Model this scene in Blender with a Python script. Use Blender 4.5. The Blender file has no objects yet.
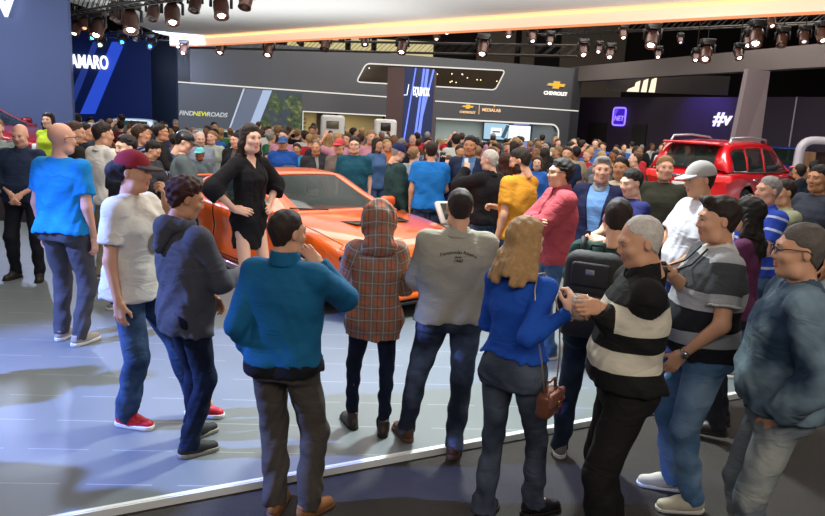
import bpy, bmesh, math, random
import numpy as np
from mathutils import Vector, Matrix, Euler
from mathutils.bvhtree import BVHTree

random.seed(7)
S = bpy.context.scene
COL = S.collection
PI = math.pi

# ---------------------------------------------------------------- camera
FPX, TILT, ROLL, EYE = 690.0, 0.200, 0.052, 2.13     # focal length in pixels, pitch, roll, eye height
cam_data = bpy.data.cameras.new('camera')
cam_data.sensor_width = 36.0
cam_data.lens = 36.0 * FPX / 825.0
cam_data.clip_end = 200
cam = bpy.data.objects.new('camera', cam_data)
COL.objects.link(cam)
_F = Vector((0, math.cos(TILT), -math.sin(TILT)))
_U = Vector((0, math.sin(TILT), math.cos(TILT)))
_R = Vector((1, 0, 0))
_c, _s = math.cos(ROLL), math.sin(ROLL)
cx_, cy_, cz_ = _c * _R + _s * _U, -_s * _R + _c * _U, -_F
cam.matrix_world = Matrix(((cx_[0], cy_[0], cz_[0], 0), (cx_[1], cy_[1], cz_[1], 0), (cx_[2], cy_[2], cz_[2], EYE), (0, 0, 0, 1)))
S.camera = cam

# ---------------------------------------------------------------- world, exposure, area lights
S.view_settings.view_transform = 'Standard'
S.view_settings.look = 'None'
S.view_settings.gamma = 1.0
S.view_settings.exposure = 0.50
S.cycles.use_denoising = True
S.cycles.max_bounces = 6
S.cycles.transparent_max_bounces = 10
S.cycles.sample_clamp_indirect = 6.0
world = bpy.data.worlds.new('hall')
S.world = world
world.use_nodes = True
world.node_tree.nodes['Background'].inputs[0].default_value = (0.60, 0.62, 0.70, 1)
world.node_tree.nodes['Background'].inputs[1].default_value = 0.12


def area(name, loc, size, power, col, target=None, spread=PI):
    d = bpy.data.lights.new(name, 'AREA')
    d.shape = 'RECTANGLE'
    d.size, d.size_y = size
    d.energy = power
    d.color = col
    d.spread = spread
    o = bpy.data.objects.new(name, d)
    COL.objects.link(o)
    o.location = loc
    if target is not None:
        o.rotation_euler = (Vector(target) - Vector(loc)).to_track_quat('-Z', 'Y').to_euler()
    return o


def spot(name, loc, target, power, col, angle, blend=0.3, radius=0.08):
    d = bpy.data.lights.new(name, 'SPOT')
    d.energy = power
    d.color = col
    d.spot_size = angle
    d.spot_blend = blend
    d.shadow_soft_size = radius
    o = bpy.data.objects.new(name, d)
    COL.objects.link(o)
    o.location = loc
    o.rotation_euler = (Vector(target) - Vector(loc)).to_track_quat('-Z', 'Y').to_euler()
    return o


area('overhead_fill', (0.5, 6.5, 4.15), (9, 3.0), 165, (1.0, 0.95, 0.88))  # unseen soft fill added under the canopy, no such panel hangs there
area('overhead_fill', (-1.5, 10.5, 4.2), (12, 2.0), 170, (1.0, 0.97, 0.92))  # second added fill farther back, also without a fixture
area('aisle_fill', (1.0, -0.8, 4.1), (7, 1.6), 165, (1.0, 0.90, 0.80), target=(0.6, 3.6, 0.6))  # added fill from above the camera to brighten the visitors, no real lamp
area('overhead_fill', (5.0, 11.5, 5.6), (4, 2), 380, (1.0, 0.96, 0.92), target=(6.8, 15.0, 1.0))  # added fill aimed at the red utility car to brighten it
area('navy_wall_fill', (-8.0, 21.0, 3.9), (3, .8), 120, (0.55, 0.68, 1.0), target=(-10.5, 26.0, 2.4))  # added to brighten the navy wall, has no fixture
area('slate_wall_fill', (-9.5, 10.5, 4.1), (3, 1.5), 160, (0.8, 0.88, 1.0), target=(-9.0, 14.5, 2.0))  # added to brighten the slate blue wall, has no fixture
area('hall_fill', (-6, 17.5, 6.5), (8, 3), 330, (0.95, 0.97, 1.0))  # this and the next two: broad unseen fills added over the far crowd
area('hall_fill', (6, 18.5, 6.5), (10, 3), 420, (1.0, 0.95, 0.9))
area('hall_fill', (2, 24.0, 6.3), (14, 2), 380, (1.0, 0.96, 0.9), target=(1, 26, 0))
# the blue-white show projector over the left aisle: it throws the shadows of those standing there
spot('show_projector', (-6.2, 3.1, 4.1), (-2.5, 4.3, 0.0), 3600, (0.22, 0.34, 1.0), 0.84, 0.5, 0.06)
spot('show_projector', (0.8, 6.2, 4.1), (0.5, 5.0, 0.0), 900, (0.86, 0.98, 1.0), 1.5, 0.9, 0.15)
spot('show_projector', (-7.5, 13.0, 4.1), (-3.5, 7.5, 0.1), 500, (0.55, 0.65, 1.0), 1.1, 0.8, 0.12)
spot('show_projector', (5.0, 13.5, 4.9), (1.0, 7.5, 0.4), 450, (1.0, 0.95, 0.9), 0.9, 0.8, 0.12)
spot('show_projector', (-3.5, 5.2, 4.1), (-1.6, 8.6, 0.7), 260, (1.0, 0.96, 0.9), 0.9, 0.8, 0.10)


# ---------------------------------------------------------------- pixel -> world helpers (used once, to lay the place out)
def ray(px, py):
    x, y = px - 412.5, -(py - 258.0)
    xr, yr = _c * x - _s * y, _s * x + _c * y
    return Vector((xr, FPX * math.cos(TILT) + yr * math.sin(TILT), -FPX * math.sin(TILT) + yr * math.cos(TILT)))


def at(px, py, Y):
    d = ray(px, py)
    return Vector((0, 0, EYE)) + d * (Y / d[1])


def ground(px, py, z=0.0):
    d = ray(px, py)
    return Vector((0, 0, EYE)) + d * ((z - EYE) / d[2])


# ---------------------------------------------------------------- materials
MATS = {}


def srgb(c):
    if isinstance(c, str):
        c = tuple(int(c[i:i + 2], 16) / 255 for i in (0, 2, 4))
    return tuple((v / 12.92 if v <= 0.04045 else ((v + 0.055) / 1.055) ** 2.4) for v in c)


class N:
    """small node helper"""
    def __init__(self, m):
        self.m, self.t = m, m.node_tree

    def new(self, kind, **kw):
        n = self.t.nodes.new(kind)
        ins = kw.pop('ins', {})
        for k, v in kw.items():
            setattr(n, k, v)
        for k, v in ins.items():
            if hasattr(v, 'is_linked') or isinstance(v, bpy.types.NodeSocket):
                self.t.links.new(v, n.inputs[k])
            else:
                n.inputs[k].default_value = v
        return n

    def math(self, op, a, b=0.0, c=0.0):
        n = self.new('ShaderNodeMath', operation=op)
        for i, v in enumerate((a, b, c)):
            if isinstance(v, bpy.types.NodeSocket):
                self.t.links.new(v, n.inputs[i])
            else:
                n.inputs[i].default_value = v
        return n.outputs[0]

    def mix(self, f, a, b):
        n = self.new('ShaderNodeMix', data_type='RGBA')
        for i, v in ((0, f), (6, a), (7, b)):
            if isinstance(v, bpy.types.NodeSocket):
                self.t.links.new(v, n.inputs[i])
            else:
                n.inputs[i].default_value = (tuple(v) + (1,))[:4] if hasattr(v, '__len__') else v
        return n.outputs[2]


def base(name, col=(0.5, 0.5, 0.5), rough=0.6, metal=0.0, spec=0.5, emit=None, estr=1.0, coat=0.0):
    m = bpy.data.materials.new(name)
    m.use_nodes = True
    p = m.node_tree.nodes['Principled BSDF']
    p.inputs['Base Color'].default_value = (*col, 1)
    p.inputs['Roughness'].default_value = rough
    p.inputs['Metallic'].default_value = metal
    p.inputs['Specular IOR Level'].default_value = spec
    p.inputs['Coat Weight'].default_value = coat
    p.inputs['Coat Roughness'].default_value = 0.04
    if emit is not None:
        p.inputs['Emission Color'].default_value = (*emit, 1)
        p.inputs['Emission Strength'].default_value = estr
    return m, p


def mat(name, hexcol, rough=0.6, metal=0.0, spec=0.5, noise=0.0, scale=20.0, bump=0.0, bscale=60.0, emit=None, estr=1.0, coat=0.0):
    """plain procedural material with a little colour variation and grain"""
    key = (name, hexcol, rough, metal, spec, noise, scale, bump, bscale, emit, estr, coat)
    if key in MATS:
        return MATS[key]
    c = srgb(hexcol)
    m, p = base(name, c, rough, metal, spec, srgb(emit) if emit else None, estr, coat)
    n = N(m)
    if noise or bump:
        tc = n.new('ShaderNodeTexCoord')
    if noise:
        t = n.new('ShaderNodeTexNoise', ins={'Vector': tc.outputs['Object'], 'Scale': scale, 'Detail': 4.0})
        lo = tuple(v * (1 - noise) for v in c)
        hi = tuple(min(1, v * (1 + noise)) for v in c)
        n.t.links.new(n.mix(t.outputs[0], lo, hi), p.inputs['Base Color'])
    if bump:
        t2 = n.new('ShaderNodeTexNoise', ins={'Vector': tc.outputs['Object'], 'Scale': bscale, 'Detail': 3.0})
        b = n.new('ShaderNodeBump', ins={'Strength': bump, 'Distance': 0.01, 'Height': t2.outputs[0]})
        n.t.links.new(b.outputs[0], p.inputs['Normal'])
    MATS[key] = m
    return m


def emis(name, hexcol, strength=1.0):
    key = (name, hexcol, strength)
    if key not in MATS:
        m, p = base(name, (0.01, 0.01, 0.01), 0.5, emit=srgb(hexcol), estr=strength)
        MATS[key] = m
    return MATS[key]


def cloth(name, hexcol, rough=0.85, bump=0.35, noise=0.10):
    key = (name, hexcol, 'cloth')
    if key in MATS:
        return MATS[key]
    m = mat(name, hexcol, rough, 0, 0.25, noise, 9.0)
    creases(m, bump)
    MATS[key] = m
    return m


def creases(m, k=0.35):
    """soft cloth creases and a fine weave"""
    n = N(m)
    p = m.node_tree.nodes['Principled BSDF']
    tc = n.new('ShaderNodeTexCoord')
    mp = n.new('ShaderNodeMapping', ins={'Vector': tc.outputs['Object'], 'Rotation': (.5, .3, .4), 'Scale': (5, 5, 9.5)})
    t1 = n.new('ShaderNodeTexNoise', ins={'Vector': mp.outputs[0], 'Scale': 1.0, 'Detail': 2.0, 'Distortion': 1.3})
    b1 = n.new('ShaderNodeBump', ins={'Strength': min(1.0, k * 1.8), 'Distance': 0.022, 'Height': t1.outputs[0]})
    t2 = n.new('ShaderNodeTexNoise', ins={'Vector': tc.outputs['Object'], 'Scale': 60.0, 'Detail': 2.0})
    b2 = n.new('ShaderNodeBump', ins={'Strength': 0.25, 'Distance': 0.006, 'Height': t2.outputs[0], 'Normal': b1.outputs[0]})
    n.t.links.new(b2.outputs[0], p.inputs['Normal'])


def bands(name, cols, heights):
    """cols[0] above heights[0], cols[1] below it, and so on down the garment"""
    return stripes(name, cols[::-1], [h / 4.0 for h in heights[::-1]], 4.0)


def stripes(name, cols, edges, period, offset=0.0, attr='v'):
    """bands along the garment: cols[i] up to edges[i] (fractions of the period) of the attribute v"""
    m, p = base(name, (0.5, 0.5, 0.5), 0.85, spec=0.25)
    n = N(m)
    a = n.new('ShaderNodeAttribute', attribute_name=attr)
    f = n.math('FRACT', n.math('DIVIDE', n.math('ADD', a.outputs['Fac'], offset), period))
    col = n.mix(0.0, srgb(cols[0]), srgb(cols[0]))
    for c, e in zip(cols[1:], edges):
        col = n.mix(n.math('GREATER_THAN', f, e), col, srgb(c))
    n.t.links.new(col, p.inputs['Base Color'])
    creases(m)
    return m


def plaid(name):
    m, p = base(name, (0.5, 0.2, 0.1), 0.9, spec=0.2)
    n = N(m)
    au = n.new('ShaderNodeAttribute', attribute_name='u').outputs['Fac']
    av = n.new('ShaderNodeAttribute', attribute_name='v').outputs['Fac']

    def band(a, period, off, w):
        f = n.math('FRACT', n.math('DIVIDE', n.math('ADD', a, off), period))
        return n.math('LESS_THAN', f, w)
    base_c = srgb('a8664c')
    grey = srgb('74685f')
    white = srgb('b5a698')
    dark = srgb('5a3a30')
    c = n.mix(n.math('MULTIPLY', band(au, 0.088, 10, 0.45), 0.9), base_c, grey)
    c = n.mix(n.math('MULTIPLY', band(av, 0.088, 10, 0.45), 0.75), c, grey)
    c = n.mix(n.math('MULTIPLY', band(au, 0.088, 10.03, 0.08), 0.6), c, dark)
    c = n.mix(n.math('MULTIPLY', band(au, 0.088, 10.070, 0.07), 0.6), c, white)
    c = n.mix(n.math('MULTIPLY', band(av, 0.088, 10.070, 0.07), 0.6), c, white)
    n.t.links.new(c, p.inputs['Base Color'])
    creases(m)
    return m


def denim(name, hi, lo, scale=5.0, contrast=1.0):
    """worn denim: pale fades of their own shape over the darker dye"""
    m, p = base(name, (0.1, 0.15, 0.25), 0.9, spec=0.2)
    n = N(m)
    tc = n.new('ShaderNodeTexCoord')
    t = n.new('ShaderNodeTexNoise', ins={'Vector': tc.outputs['Object'], 'Scale': scale, 'Detail': 3.0})
    f = n.new('ShaderNodeMapRange', ins={'Value': t.outputs[0], 'From Min': 0.42, 'From Max': 0.62})
    n.t.links.new(n.mix(n.math('MULTIPLY', f.outputs[0], contrast), srgb(lo), srgb(hi)), p.inputs['Base Color'])
    creases(m, .4)
    return m


# ---------------------------------------------------------------- objects
def props(o, label=None, cat=None, group=None, kind=None):
    for k, v in (('label', label), ('category', cat), ('group', group), ('kind', kind)):
        if v:
            o[k] = v
    return o


def empty(name, loc=(0, 0, 0), rz=0.0, label=None, cat=None, group=None, kind=None, scale=1.0):
    o = bpy.data.objects.new(name, None)
    o.empty_display_size = 0.1
    COL.objects.link(o)
    o.location = loc
    o.rotation_euler = (0, 0, rz)
    o.scale = (scale,) * 3
    return props(o, label, cat, group, kind)


def link(name, me, parent=None, mats=None):
    o = bpy.data.objects.new(name, me)
    COL.objects.link(o)
    o.parent = parent
    if mats:
        for m in mats:
            me.materials.append(m)
    return o


class MB:
    """collects simple shapes and builds ONE mesh object"""
    def __init__(self):
        self.v, self.f, self.mi, self.sm = [], [], [], []

    def raw(self, vs, fs, mi=0, smooth=False):
        k = len(self.v)
        self.v += [tuple(v) for v in vs]
        self.f += [tuple(i + k for i in f) for f in fs]
        self.mi += [mi] * len(fs)
        self.sm += [smooth] * len(fs)
        return self

    def box(self, c, s, rz=0.0, mi=0, R=None):
        M = R if R is not None else Matrix.Rotation(rz, 3, 'Z')
        c = Vector(c)
        vs = [c + M @ Vector((x * s[0] / 2, y * s[1] / 2, z * s[2] / 2)) for z in (-1, 1) for y in (-1, 1) for x in (-1, 1)]
        return self.raw(vs, [(0, 2, 3, 1), (4, 5, 7, 6), (0, 1, 5, 4), (1, 3, 7, 5), (3, 2, 6, 7), (2, 0, 4, 6)], mi)

    def rbox(self, c, s, r=0.01, rz=0.0, mi=0, R=None, seg=2):
        """box with rounded edges"""
        bm = bmesh.new()
        bmesh.ops.create_cube(bm, size=1.0)
        bmesh.ops.scale(bm, vec=Vector(s), verts=bm.verts)
        bmesh.ops.bevel(bm, geom=bm.edges[:], offset=min(r, min(s) * 0.49), segments=seg, profile=0.5, affect='EDGES')
        M = R if R is not None else Matrix.Rotation(rz, 3, 'Z')
        c = Vector(c)
        bm.verts.index_update()
        vs = [c + M @ v.co for v in bm.verts]
        fs = [tuple(v.index for v in f.verts) for f in bm.faces]
        bm.free()
        return self.raw(vs, fs, mi, True)

    def tube(self, pts, r, n=8, mi=0, caps=True, closed=False):
        pts = [Vector(p) for p in pts]
        rs = r if hasattr(r, '__len__') else [r] * len(pts)
        vs, fs = [], []
        up = None
        m = len(pts)
        for i, p in enumerate(pts):
            a = pts[(i - 1) % m] if (i or closed) else p
            b = pts[(i + 1) % m] if (i < m - 1 or closed) else p
            t = (b - a).normalized()
            if up is None:
                up = t.orthogonal().normalized()
            up = (up - t * up.dot(t))
            up = up.normalized() if up.length > 1e-6 else t.orthogonal().normalized()
            w = t.cross(up)
            for j in range(n):
                a_ = 2 * PI * j / n
                vs.append(p + (up * math.cos(a_) + w * math.sin(a_)) * rs[i])
        for i in range(m if closed else m - 1):
            for j in range(n):
                q = (i + 1) % m
                fs.append((i * n + j, i * n + (j + 1) % n, q * n + (j + 1) % n, q * n + j))
        if caps and not closed:
            fs.append(tuple(range(n))[::-1])
            fs.append(tuple((m - 1) * n + j for j in range(n)))
        return self.raw(vs, fs, mi, True)

    def lathe(self, prof, c=(0, 0, 0), axis=(0, 0, 1), n=20, mi=0):
        """prof: (radius, height along the axis)"""
        A = Vector(axis).normalized()
        B = A.orthogonal().normalized()
        C = A.cross(B)
        c = Vector(c)
        vs, fs = [], []
        for r, h in prof:
            for j in range(n):
                a_ = 2 * PI * j / n
                vs.append(c + A * h + (B * math.cos(a_) + C * math.sin(a_)) * max(r, 1e-5))
        for i in range(len(prof) - 1):
            for j in range(n):
                fs.append((i * n + j, i * n + (j + 1) % n, (i + 1) * n + (j + 1) % n, (i + 1) * n + j))
        return self.raw(vs, fs, mi, True)

    def prism(self, poly, M, depth, mi=0):
        """poly in the local xy plane, extruded by depth along local z; M maps to the world (4x4)"""
        k = len(poly)
        vs = [M @ Vector((x, y, 0)) for x, y in poly] + [M @ Vector((x, y, depth)) for x, y in poly]
        fs = [tuple(range(k))[::-1], tuple(range(k, 2 * k))] + [(i, (i + 1) % k, k + (i + 1) % k, k + i) for i in range(k)]
        return self.raw(vs, fs, mi)

    def mesh(self, name):
        me = bpy.data.meshes.new(name)
        me.from_pydata([tuple(v) for v in self.v], [], self.f)
        me.polygons.foreach_set('material_index', self.mi)
        me.polygons.foreach_set('use_smooth', self.sm)
        me.update()
        return me

    def build(self, name, mats, parent=None, **kw):
        mats = mats if isinstance(mats, (list, tuple)) else [mats]
        o = link(name, self.mesh(name), parent, mats)
        return props(o, **kw)


def copy_tree(o, parent=None):
    c = o.copy()
    COL.objects.link(c)
    c.parent = parent
    for ch in list(o.children):
        copy_tree(ch, c)
    return c


def text_mesh(s, size, font_mat, name, parent=None, shear=0.0, extrude=0.004, spacing=1.0, bold=0.0):
    """lettering as a mesh in the local xz plane (reads from -y), centred"""
    cu = bpy.data.curves.new(name, 'FONT')
    cu.body = s
    cu.size = size
    cu.align_x, cu.align_y = 'CENTER', 'CENTER'
    cu.extrude = extrude
    cu.shear = shear
    cu.space_character = spacing
    cu.offset = bold
    tmp = bpy.data.objects.new(name, cu)
    COL.objects.link(tmp)
    dg = bpy.context.evaluated_depsgraph_get()
    me = bpy.data.meshes.new_from_object(tmp.evaluated_get(dg))
    bpy.data.objects.remove(tmp)
    me.transform(Matrix.Rotation(PI / 2, 4, 'X'))
    me.materials.clear()
    o = link(name, me, parent, [font_mat])
    return o
# ================================================================ the hall
ST = 0.045      # height of the white stage


def struct(mb, name, m, **kw):
    return mb.build(name, m, None, kind='structure', **kw)


def carpet():
    m, p = base('dark_carpet', (0.03, 0.03, 0.035), 0.95, spec=0.15)
    n = N(m)
    tc = n.new('ShaderNodeTexCoord')
    t = n.new('ShaderNodeTexNoise', ins={'Vector': tc.outputs['Object'], 'Scale': 2.2, 'Detail': 6.0})
    t2 = n.new('ShaderNodeTexNoise', ins={'Vector': tc.outputs['Object'], 'Scale': 140.0, 'Detail': 2.0})
    c = n.mix(t.outputs[0], srgb('34312f'), srgb('4e4a46'))
    c2 = n.mix(n.math('MULTIPLY', t2.outputs[0], 0.5), c, srgb('2a2826'))
    n.t.links.new(c2, p.inputs['Base Color'])
    b = n.new('ShaderNodeBump', ins={'Strength': 0.5, 'Distance': 0.01, 'Height': t2.outputs[0]})
    n.t.links.new(b.outputs[0], p.inputs['Normal'])
    return m


def stage_floor():
    """white satin deck laid in long sheets: thin dashed joints run across"""
    m, p = base('stage_deck', srgb('a3acb2'), 0.42, spec=0.45)
    n = N(m)
    tc = n.new('ShaderNodeTexCoord')
    mp = n.new('ShaderNodeMapping', ins={'Vector': tc.outputs['Object'], 'Rotation': (0, 0, math.radians(-4))})
    sp = n.new('ShaderNodeSeparateXYZ', ins={0: mp.outputs[0]})
    fy = n.math('FRACT', n.math('DIVIDE', sp.outputs[1], 0.40))
    line = n.math('LESS_THAN', fy, 0.025)
    fx = n.math('FRACT', n.math('DIVIDE', sp.outputs[0], 0.50))
    dash = n.math('LESS_THAN', fx, 0.72)
    t = n.new('ShaderNodeTexNoise', ins={'Vector': tc.outputs['Object'], 'Scale': 1.3, 'Detail': 5.0})
    c = n.mix(t.outputs[0], srgb('646b6c'), srgb('777e7f'))
    c = n.mix(n.math('MULTIPLY', n.math('MULTIPLY', line, dash), 0.35), c, srgb('bcc2c4'))
    line2 = n.math('LESS_THAN', n.math('FRACT', n.math('DIVIDE', n.math('ADD', sp.outputs[1], 0.39), 0.40)), 0.012)
    c = n.mix(n.math('MULTIPLY', line2, 0.3), c, srgb('6c7478'))
    n.t.links.new(c, p.inputs['Base Color'])
    r = n.new('ShaderNodeMapRange', ins={'Value': t.outputs[0], 'To Min': 0.38, 'To Max': 0.52})
    n.t.links.new(r.outputs[0], p.inputs['Roughness'])
    return m


CARPET = carpet()
struct(MB().box((0, 17, -.05), (60, 52, .1)), 'floor', CARPET)
# stage: the white platform all the cars stand on, its front edge running across the picture
e0, e1 = ground(65, 516, ST), ground(683, 403, ST)
ed = (e1 - e0).normalized()
L0, L1 = e0 - ed * 14, e0 + ed * 30
up_ = Vector((-ed.y, ed.x, 0))
poly = [L0, L1, L1 + up_ * 9.5, L0 + up_ * 14]
poly = [(p.x, p.y) for p in poly]
sm_ = MB().prism(poly, Matrix.Identity(4), ST)
struct(sm_, 'floor_stage', stage_floor())
tr = MB()
for a_, b_ in ((L0, L1),):
    mid = (a_ + b_) / 2
    ang = math.atan2((b_ - a_).y, (b_ - a_).x)
    tr.box((mid.x - up_.x * .006, mid.y - up_.y * .006, ST / 2 + .002), ((b_ - a_).length, .014, ST), ang)
    tr.box((mid.x + up_.x * .010, mid.y + up_.y * .010, ST + .002), ((b_ - a_).length, .025, .006), ang)
struct(tr, 'trim_1', mat('edge_trim', 'e4e6e2', 0.4))

DARKWALL = mat('dark_wall', '2a2422', 0.8, noise=0.1, scale=1.0)
struct(MB().box((0, 41, 4.7), (60, .3, 9.6)), 'wall_back', DARKWALL)
struct(MB().box((-22, 20, 4.7), (.3, 42, 9.6)), 'wall_left', DARKWALL)
struct(MB().box((26, 24, 4.7), (.3, 34, 9.6)), 'wall_right', DARKWALL)
struct(MB().box((2, 20, 9.6), (50, 44, .2)), 'ceiling', mat('hall_ceiling', '3a332f', 0.9, noise=0.15, scale=0.8))

# lit clerestory windows and plaster panels high on the back wall
WINL = emis('window_light', 'cdbf8a', 0.75)
PLAST = mat('plaster', '9a8c7c', 0.85, noise=0.08, scale=2, emit=None)
wn = 0
for a_, b_ in ((286, 300), (303, 322), (326, 346), (350, 372), (376, 398), (402, 434)):
    p0, p1 = at(a_, 30, 40.7), at(b_, 58, 40.7)
    wn += 1
    w_ = MB().box(((p0.x + p1.x) / 2, 40.8, 5.3), (p1.x - p0.x - .12, .06, 2.2)).build('window_%d' % wn, WINL, kind='structure')
    fr_ = MB()
    for x_ in (p0.x + .02, p1.x - .02):
        fr_.box((x_, 40.75, 5.3), (.10, .14, 2.3))
    fr_.box(((p0.x + p1.x) / 2, 40.75, 6.45), (p1.x - p0.x, .14, .1))
    fr_.build('window_frame', mat('window_bars', '4a4338', 0.6), w_)
for a_, b_, h0, h1 in ((478, 514, 3.5, 7.4), (522, 534, 3.5, 7.4), (562, 624, 3.5, 8.6)):
    p0, p1 = at(a_, 30, 40.4), at(b_, 58, 40.4)
    struct(MB().box(((p0.x + p1.x) / 2, 40.4, (h0 + h1) / 2), (p1.x - p0.x, .3, h1 - h0)), 'wall_panel', PLAST)

# ---------------------------------------------------------------- the long dark stand building
FA, FB = Vector((-8.31, 24.2, 0)), Vector((6.51, 29.0, 0))
fx_ = (FB - FA).normalized()
fn_ = Vector((fx_.y, -fx_.x, 0))                   # towards the camera
FM = Matrix(((fx_.x, -fn_.x, 0, FA.x), (fx_.y, -fn_.y, 0, FA.y), (0, 0, 1, 0), (0, 0, 0, 1)))   # local: x along, y back, z up


def fl(px, py):
    """pixel -> (along, height) on the facade's front"""
    d = ray(px, py)
    o = Vector((0, 0, EYE))
    t = (FA - o).dot(fn_) / d.dot(fn_)
    p = o + d * t - FA
    return p.dot(fx_), p.z


def on_facade(o, x=0, y=0, z=0):
    o.matrix_world = FM @ Matrix.Translation((x, y, z))
    return o


FL = (FB - FA).length
FTOP = 4.42
LINT = 2.16
xa, xb = fl(303, 112)[0], fl(388, 112)[0]
xc, xd = fl(436, 122)[0], fl(559, 126)[0]
FWALL = mat('stand_panel', '545457', 0.45, 0.1, noise=0.06, scale=0.7)
f_ = MB()
f_.box((FL / 2 - .0, .2, (FTOP + LINT) / 2), (FL, .4, FTOP - LINT))
f_.box((xa / 2, .2, LINT / 2), (xa, .4, LINT))
f_.box(((xb + xc) / 2, .2, LINT / 2), (xc - xb, .4, LINT))
f_.box(((xd + FL) / 2, .2, LINT / 2), (FL - xd, .4, LINT))
f_.box((FL - .2, 3, FTOP / 2), (.4, 6, FTOP))
f_.box((.2, 3, FTOP / 2), (.4, 6, FTOP))
f_.box((FL / 2, 3.2, FTOP - .1), (FL, 6, .2))
on_facade(struct(f_, 'wall_stand', FWALL))
# room behind the openings
r_ = MB()
r_.box(((xc + xd) / 2, 3.6, 1.2), (xd - xc + 1.5, .1, 2.4))
on_facade(struct(r_, 'wall_stand_room', mat('room_panel', '9aa09c', 0.7, noise=0.05)))
r_ = MB()
r_.box(((xa + xb) / 2, 3.6, 1.2), (xb - xa + 1.5, .1, 2.4))
on_facade(struct(r_, 'wall_stand_lounge', mat('lounge_panel', 'b7a77c', 0.7, noise=0.06)))
on_facade(struct(MB().box((FL / 2, 2.0, 2.36), (FL - .8, 3.4, .1)), 'ceiling_stand', mat('room_ceiling', '7a756c', 0.8)))
for nm, x0, x1, pw, cc in (('opening_light', xa, xb, 70, (1.0, 0.86, 0.60)), ('opening_light', xc, xd, 100, (0.92, 1.0, 0.98))):
    p = FM @ Vector(((x0 + x1) / 2, 1.8, 2.25))
    area(nm, p, (x1 - x0, 1.6), pw, cc, target=(p.x, p.y, 0)).rotation_euler = (0, 0, math.atan2(fx_.y, fx_.x))
for x_, w_, m_ in ((xa + 1.55, .9, '2b231c'), (xb - 1.35, .25, '2b231c')):
    on_facade(struct(MB().box((x_, 3.50, 1.1), (w_, .08, 2.2)), 'wall_recess', mat('recess_dark', m_, 0.8)))
sh_ = on_facade(empty('wall_shelf', label='dark bottle shelf on the cream wall inside the lounge opening', cat='shelf'), xa + .45, 3.5, 1.55)
for k in range(3):
    MB().box((0, 0, k * .16), (.42, .16, .02)).build('shelf_board', mat('shelf_dark', '3a2f22', 0.6), sh_)

# light strips on the facade
STRIP = emis('light_strip', 'd8d4cc', 0.9)


def strip(pts, name, label, r=.022, parent=None, m=STRIP, cat='light strip'):
    o = MB().tube([(x, -.02, z) for x, z in pts], r, 6, closed=False).build(name, m, parent)
    if parent is None:
        props(o, label, cat)
        on_facade(o)
    return o


strip([fl(178, 82), fl(388, 97)], 'light_strip', 'thin pale light strip along the dark stand wall above the motto and the foliage screen')
strip([(fl(434, 101)[0], fl(434, 101)[1]), (FL - .05, fl(578, 111)[1])], 'light_strip', 'thin pale light strip above the lettered lintel of the bright opening')
strip([(xa, .1), (xa, LINT), (xb, LINT)], 'light_strip', 'pale light strip framing the cream lounge opening')
pts = [(xc, LINT), (xd - .35, LINT)] + [(xd - .35 + .35 * math.sin(t), LINT - .35 + .35 * math.cos(t)) for t in np.linspace(0, PI / 2, 6)] + [(xd, .1)]
strip(pts, 'light_strip', 'pale light strip with a rounded corner framing the bright opening with the screens', .03)
on_facade(struct(MB().prism([(xd - .36, LINT - .0), (xd + .02, LINT), (xd + .02, LINT - .36)] + [(xd - .36 + .36 * math.sin(t), LINT - .36 + .36 * math.cos(t)) for t in np.linspace(PI / 2, 0, 6)][1:-1], Matrix.Rotation(PI / 2, 4, 'X'), .3), 'wall_corner', FWALL), 0, .31, 0)

# slanted window high in the stand, with the downlights of the upper floor behind it
q = [fl(356, 82), fl(366, 63.5), fl(505, 70.5), fl(495, 90)]
wz = on_facade(empty('window_7', kind='structure'))


def rounded(P, r=.16, n=4):
    out = []
    k = len(P)
    for i in range(k):
        a, b, c = Vector(P[i - 1]), Vector(P[i]), Vector(P[(i + 1) % k])
        u, v = (a - b).normalized(), (c - b).normalized()
        for j in range(n + 1):
            t = j / n
            out.append(tuple((b + u * r) * (1 - t) ** 2 + 2 * b * t * (1 - t) + (b + v * r) * t * t))
    return out


rq = rounded(q)
MB().prism([(x, z) for x, z in rq], Matrix.Rotation(PI / 2, 4, 'X') @ Matrix.Translation((0, 0, .0)), .015).build('pane', mat('upper_glass', '2e2418', 0.15, 0, 0.6, noise=0.4, scale=1.5), wz)
MB().tube([(x, -.03, z) for x, z in rq], .024, 6, closed=True).build('window_frame', STRIP, wz)
random.seed(3)
for k in range(16):
    t, v = random.random(), random.uniform(.25, .85)
    x = q[0][0] + .4 + t * (q[2][0] - q[0][0] - .7)
    z = q[3][1] + (q[1][1] - q[3][1]) * v
    MB().lathe([(0, 0), (.022, 0), (.022, .01), (0, .012)], (x, -.018, z), (0, -1, 0), 8).build('downlight', emis('downlight', 'ffe3a8', 2.0 if k else 4.0), wz)


def bowtie(cx, cz, w, parent, m, m2):
    """the gold cross-shaped emblem with its silver border"""
    h = w * .34
    P = [(-.50, -.16), (-.42, .20), (-.17, .20), (-.15, .5), (.20, .5), (.17, .20), (.50, .20), (.42, -.20), (.17, -.20), (.15, -.5), (-.20, -.5), (-.17, -.16)]
    for s_, mm, y_ in ((1.12, m2, .03), (1.0, m, .05)):
        MB().prism([(cx + x * w * s_, cz + z * h * (s_ ** 1.6)) for x, z in P], Matrix.Rotation(PI / 2, 4, 'X'), y_).build('emblem' if mm is m else 'emblem_border', mm, parent)


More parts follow.
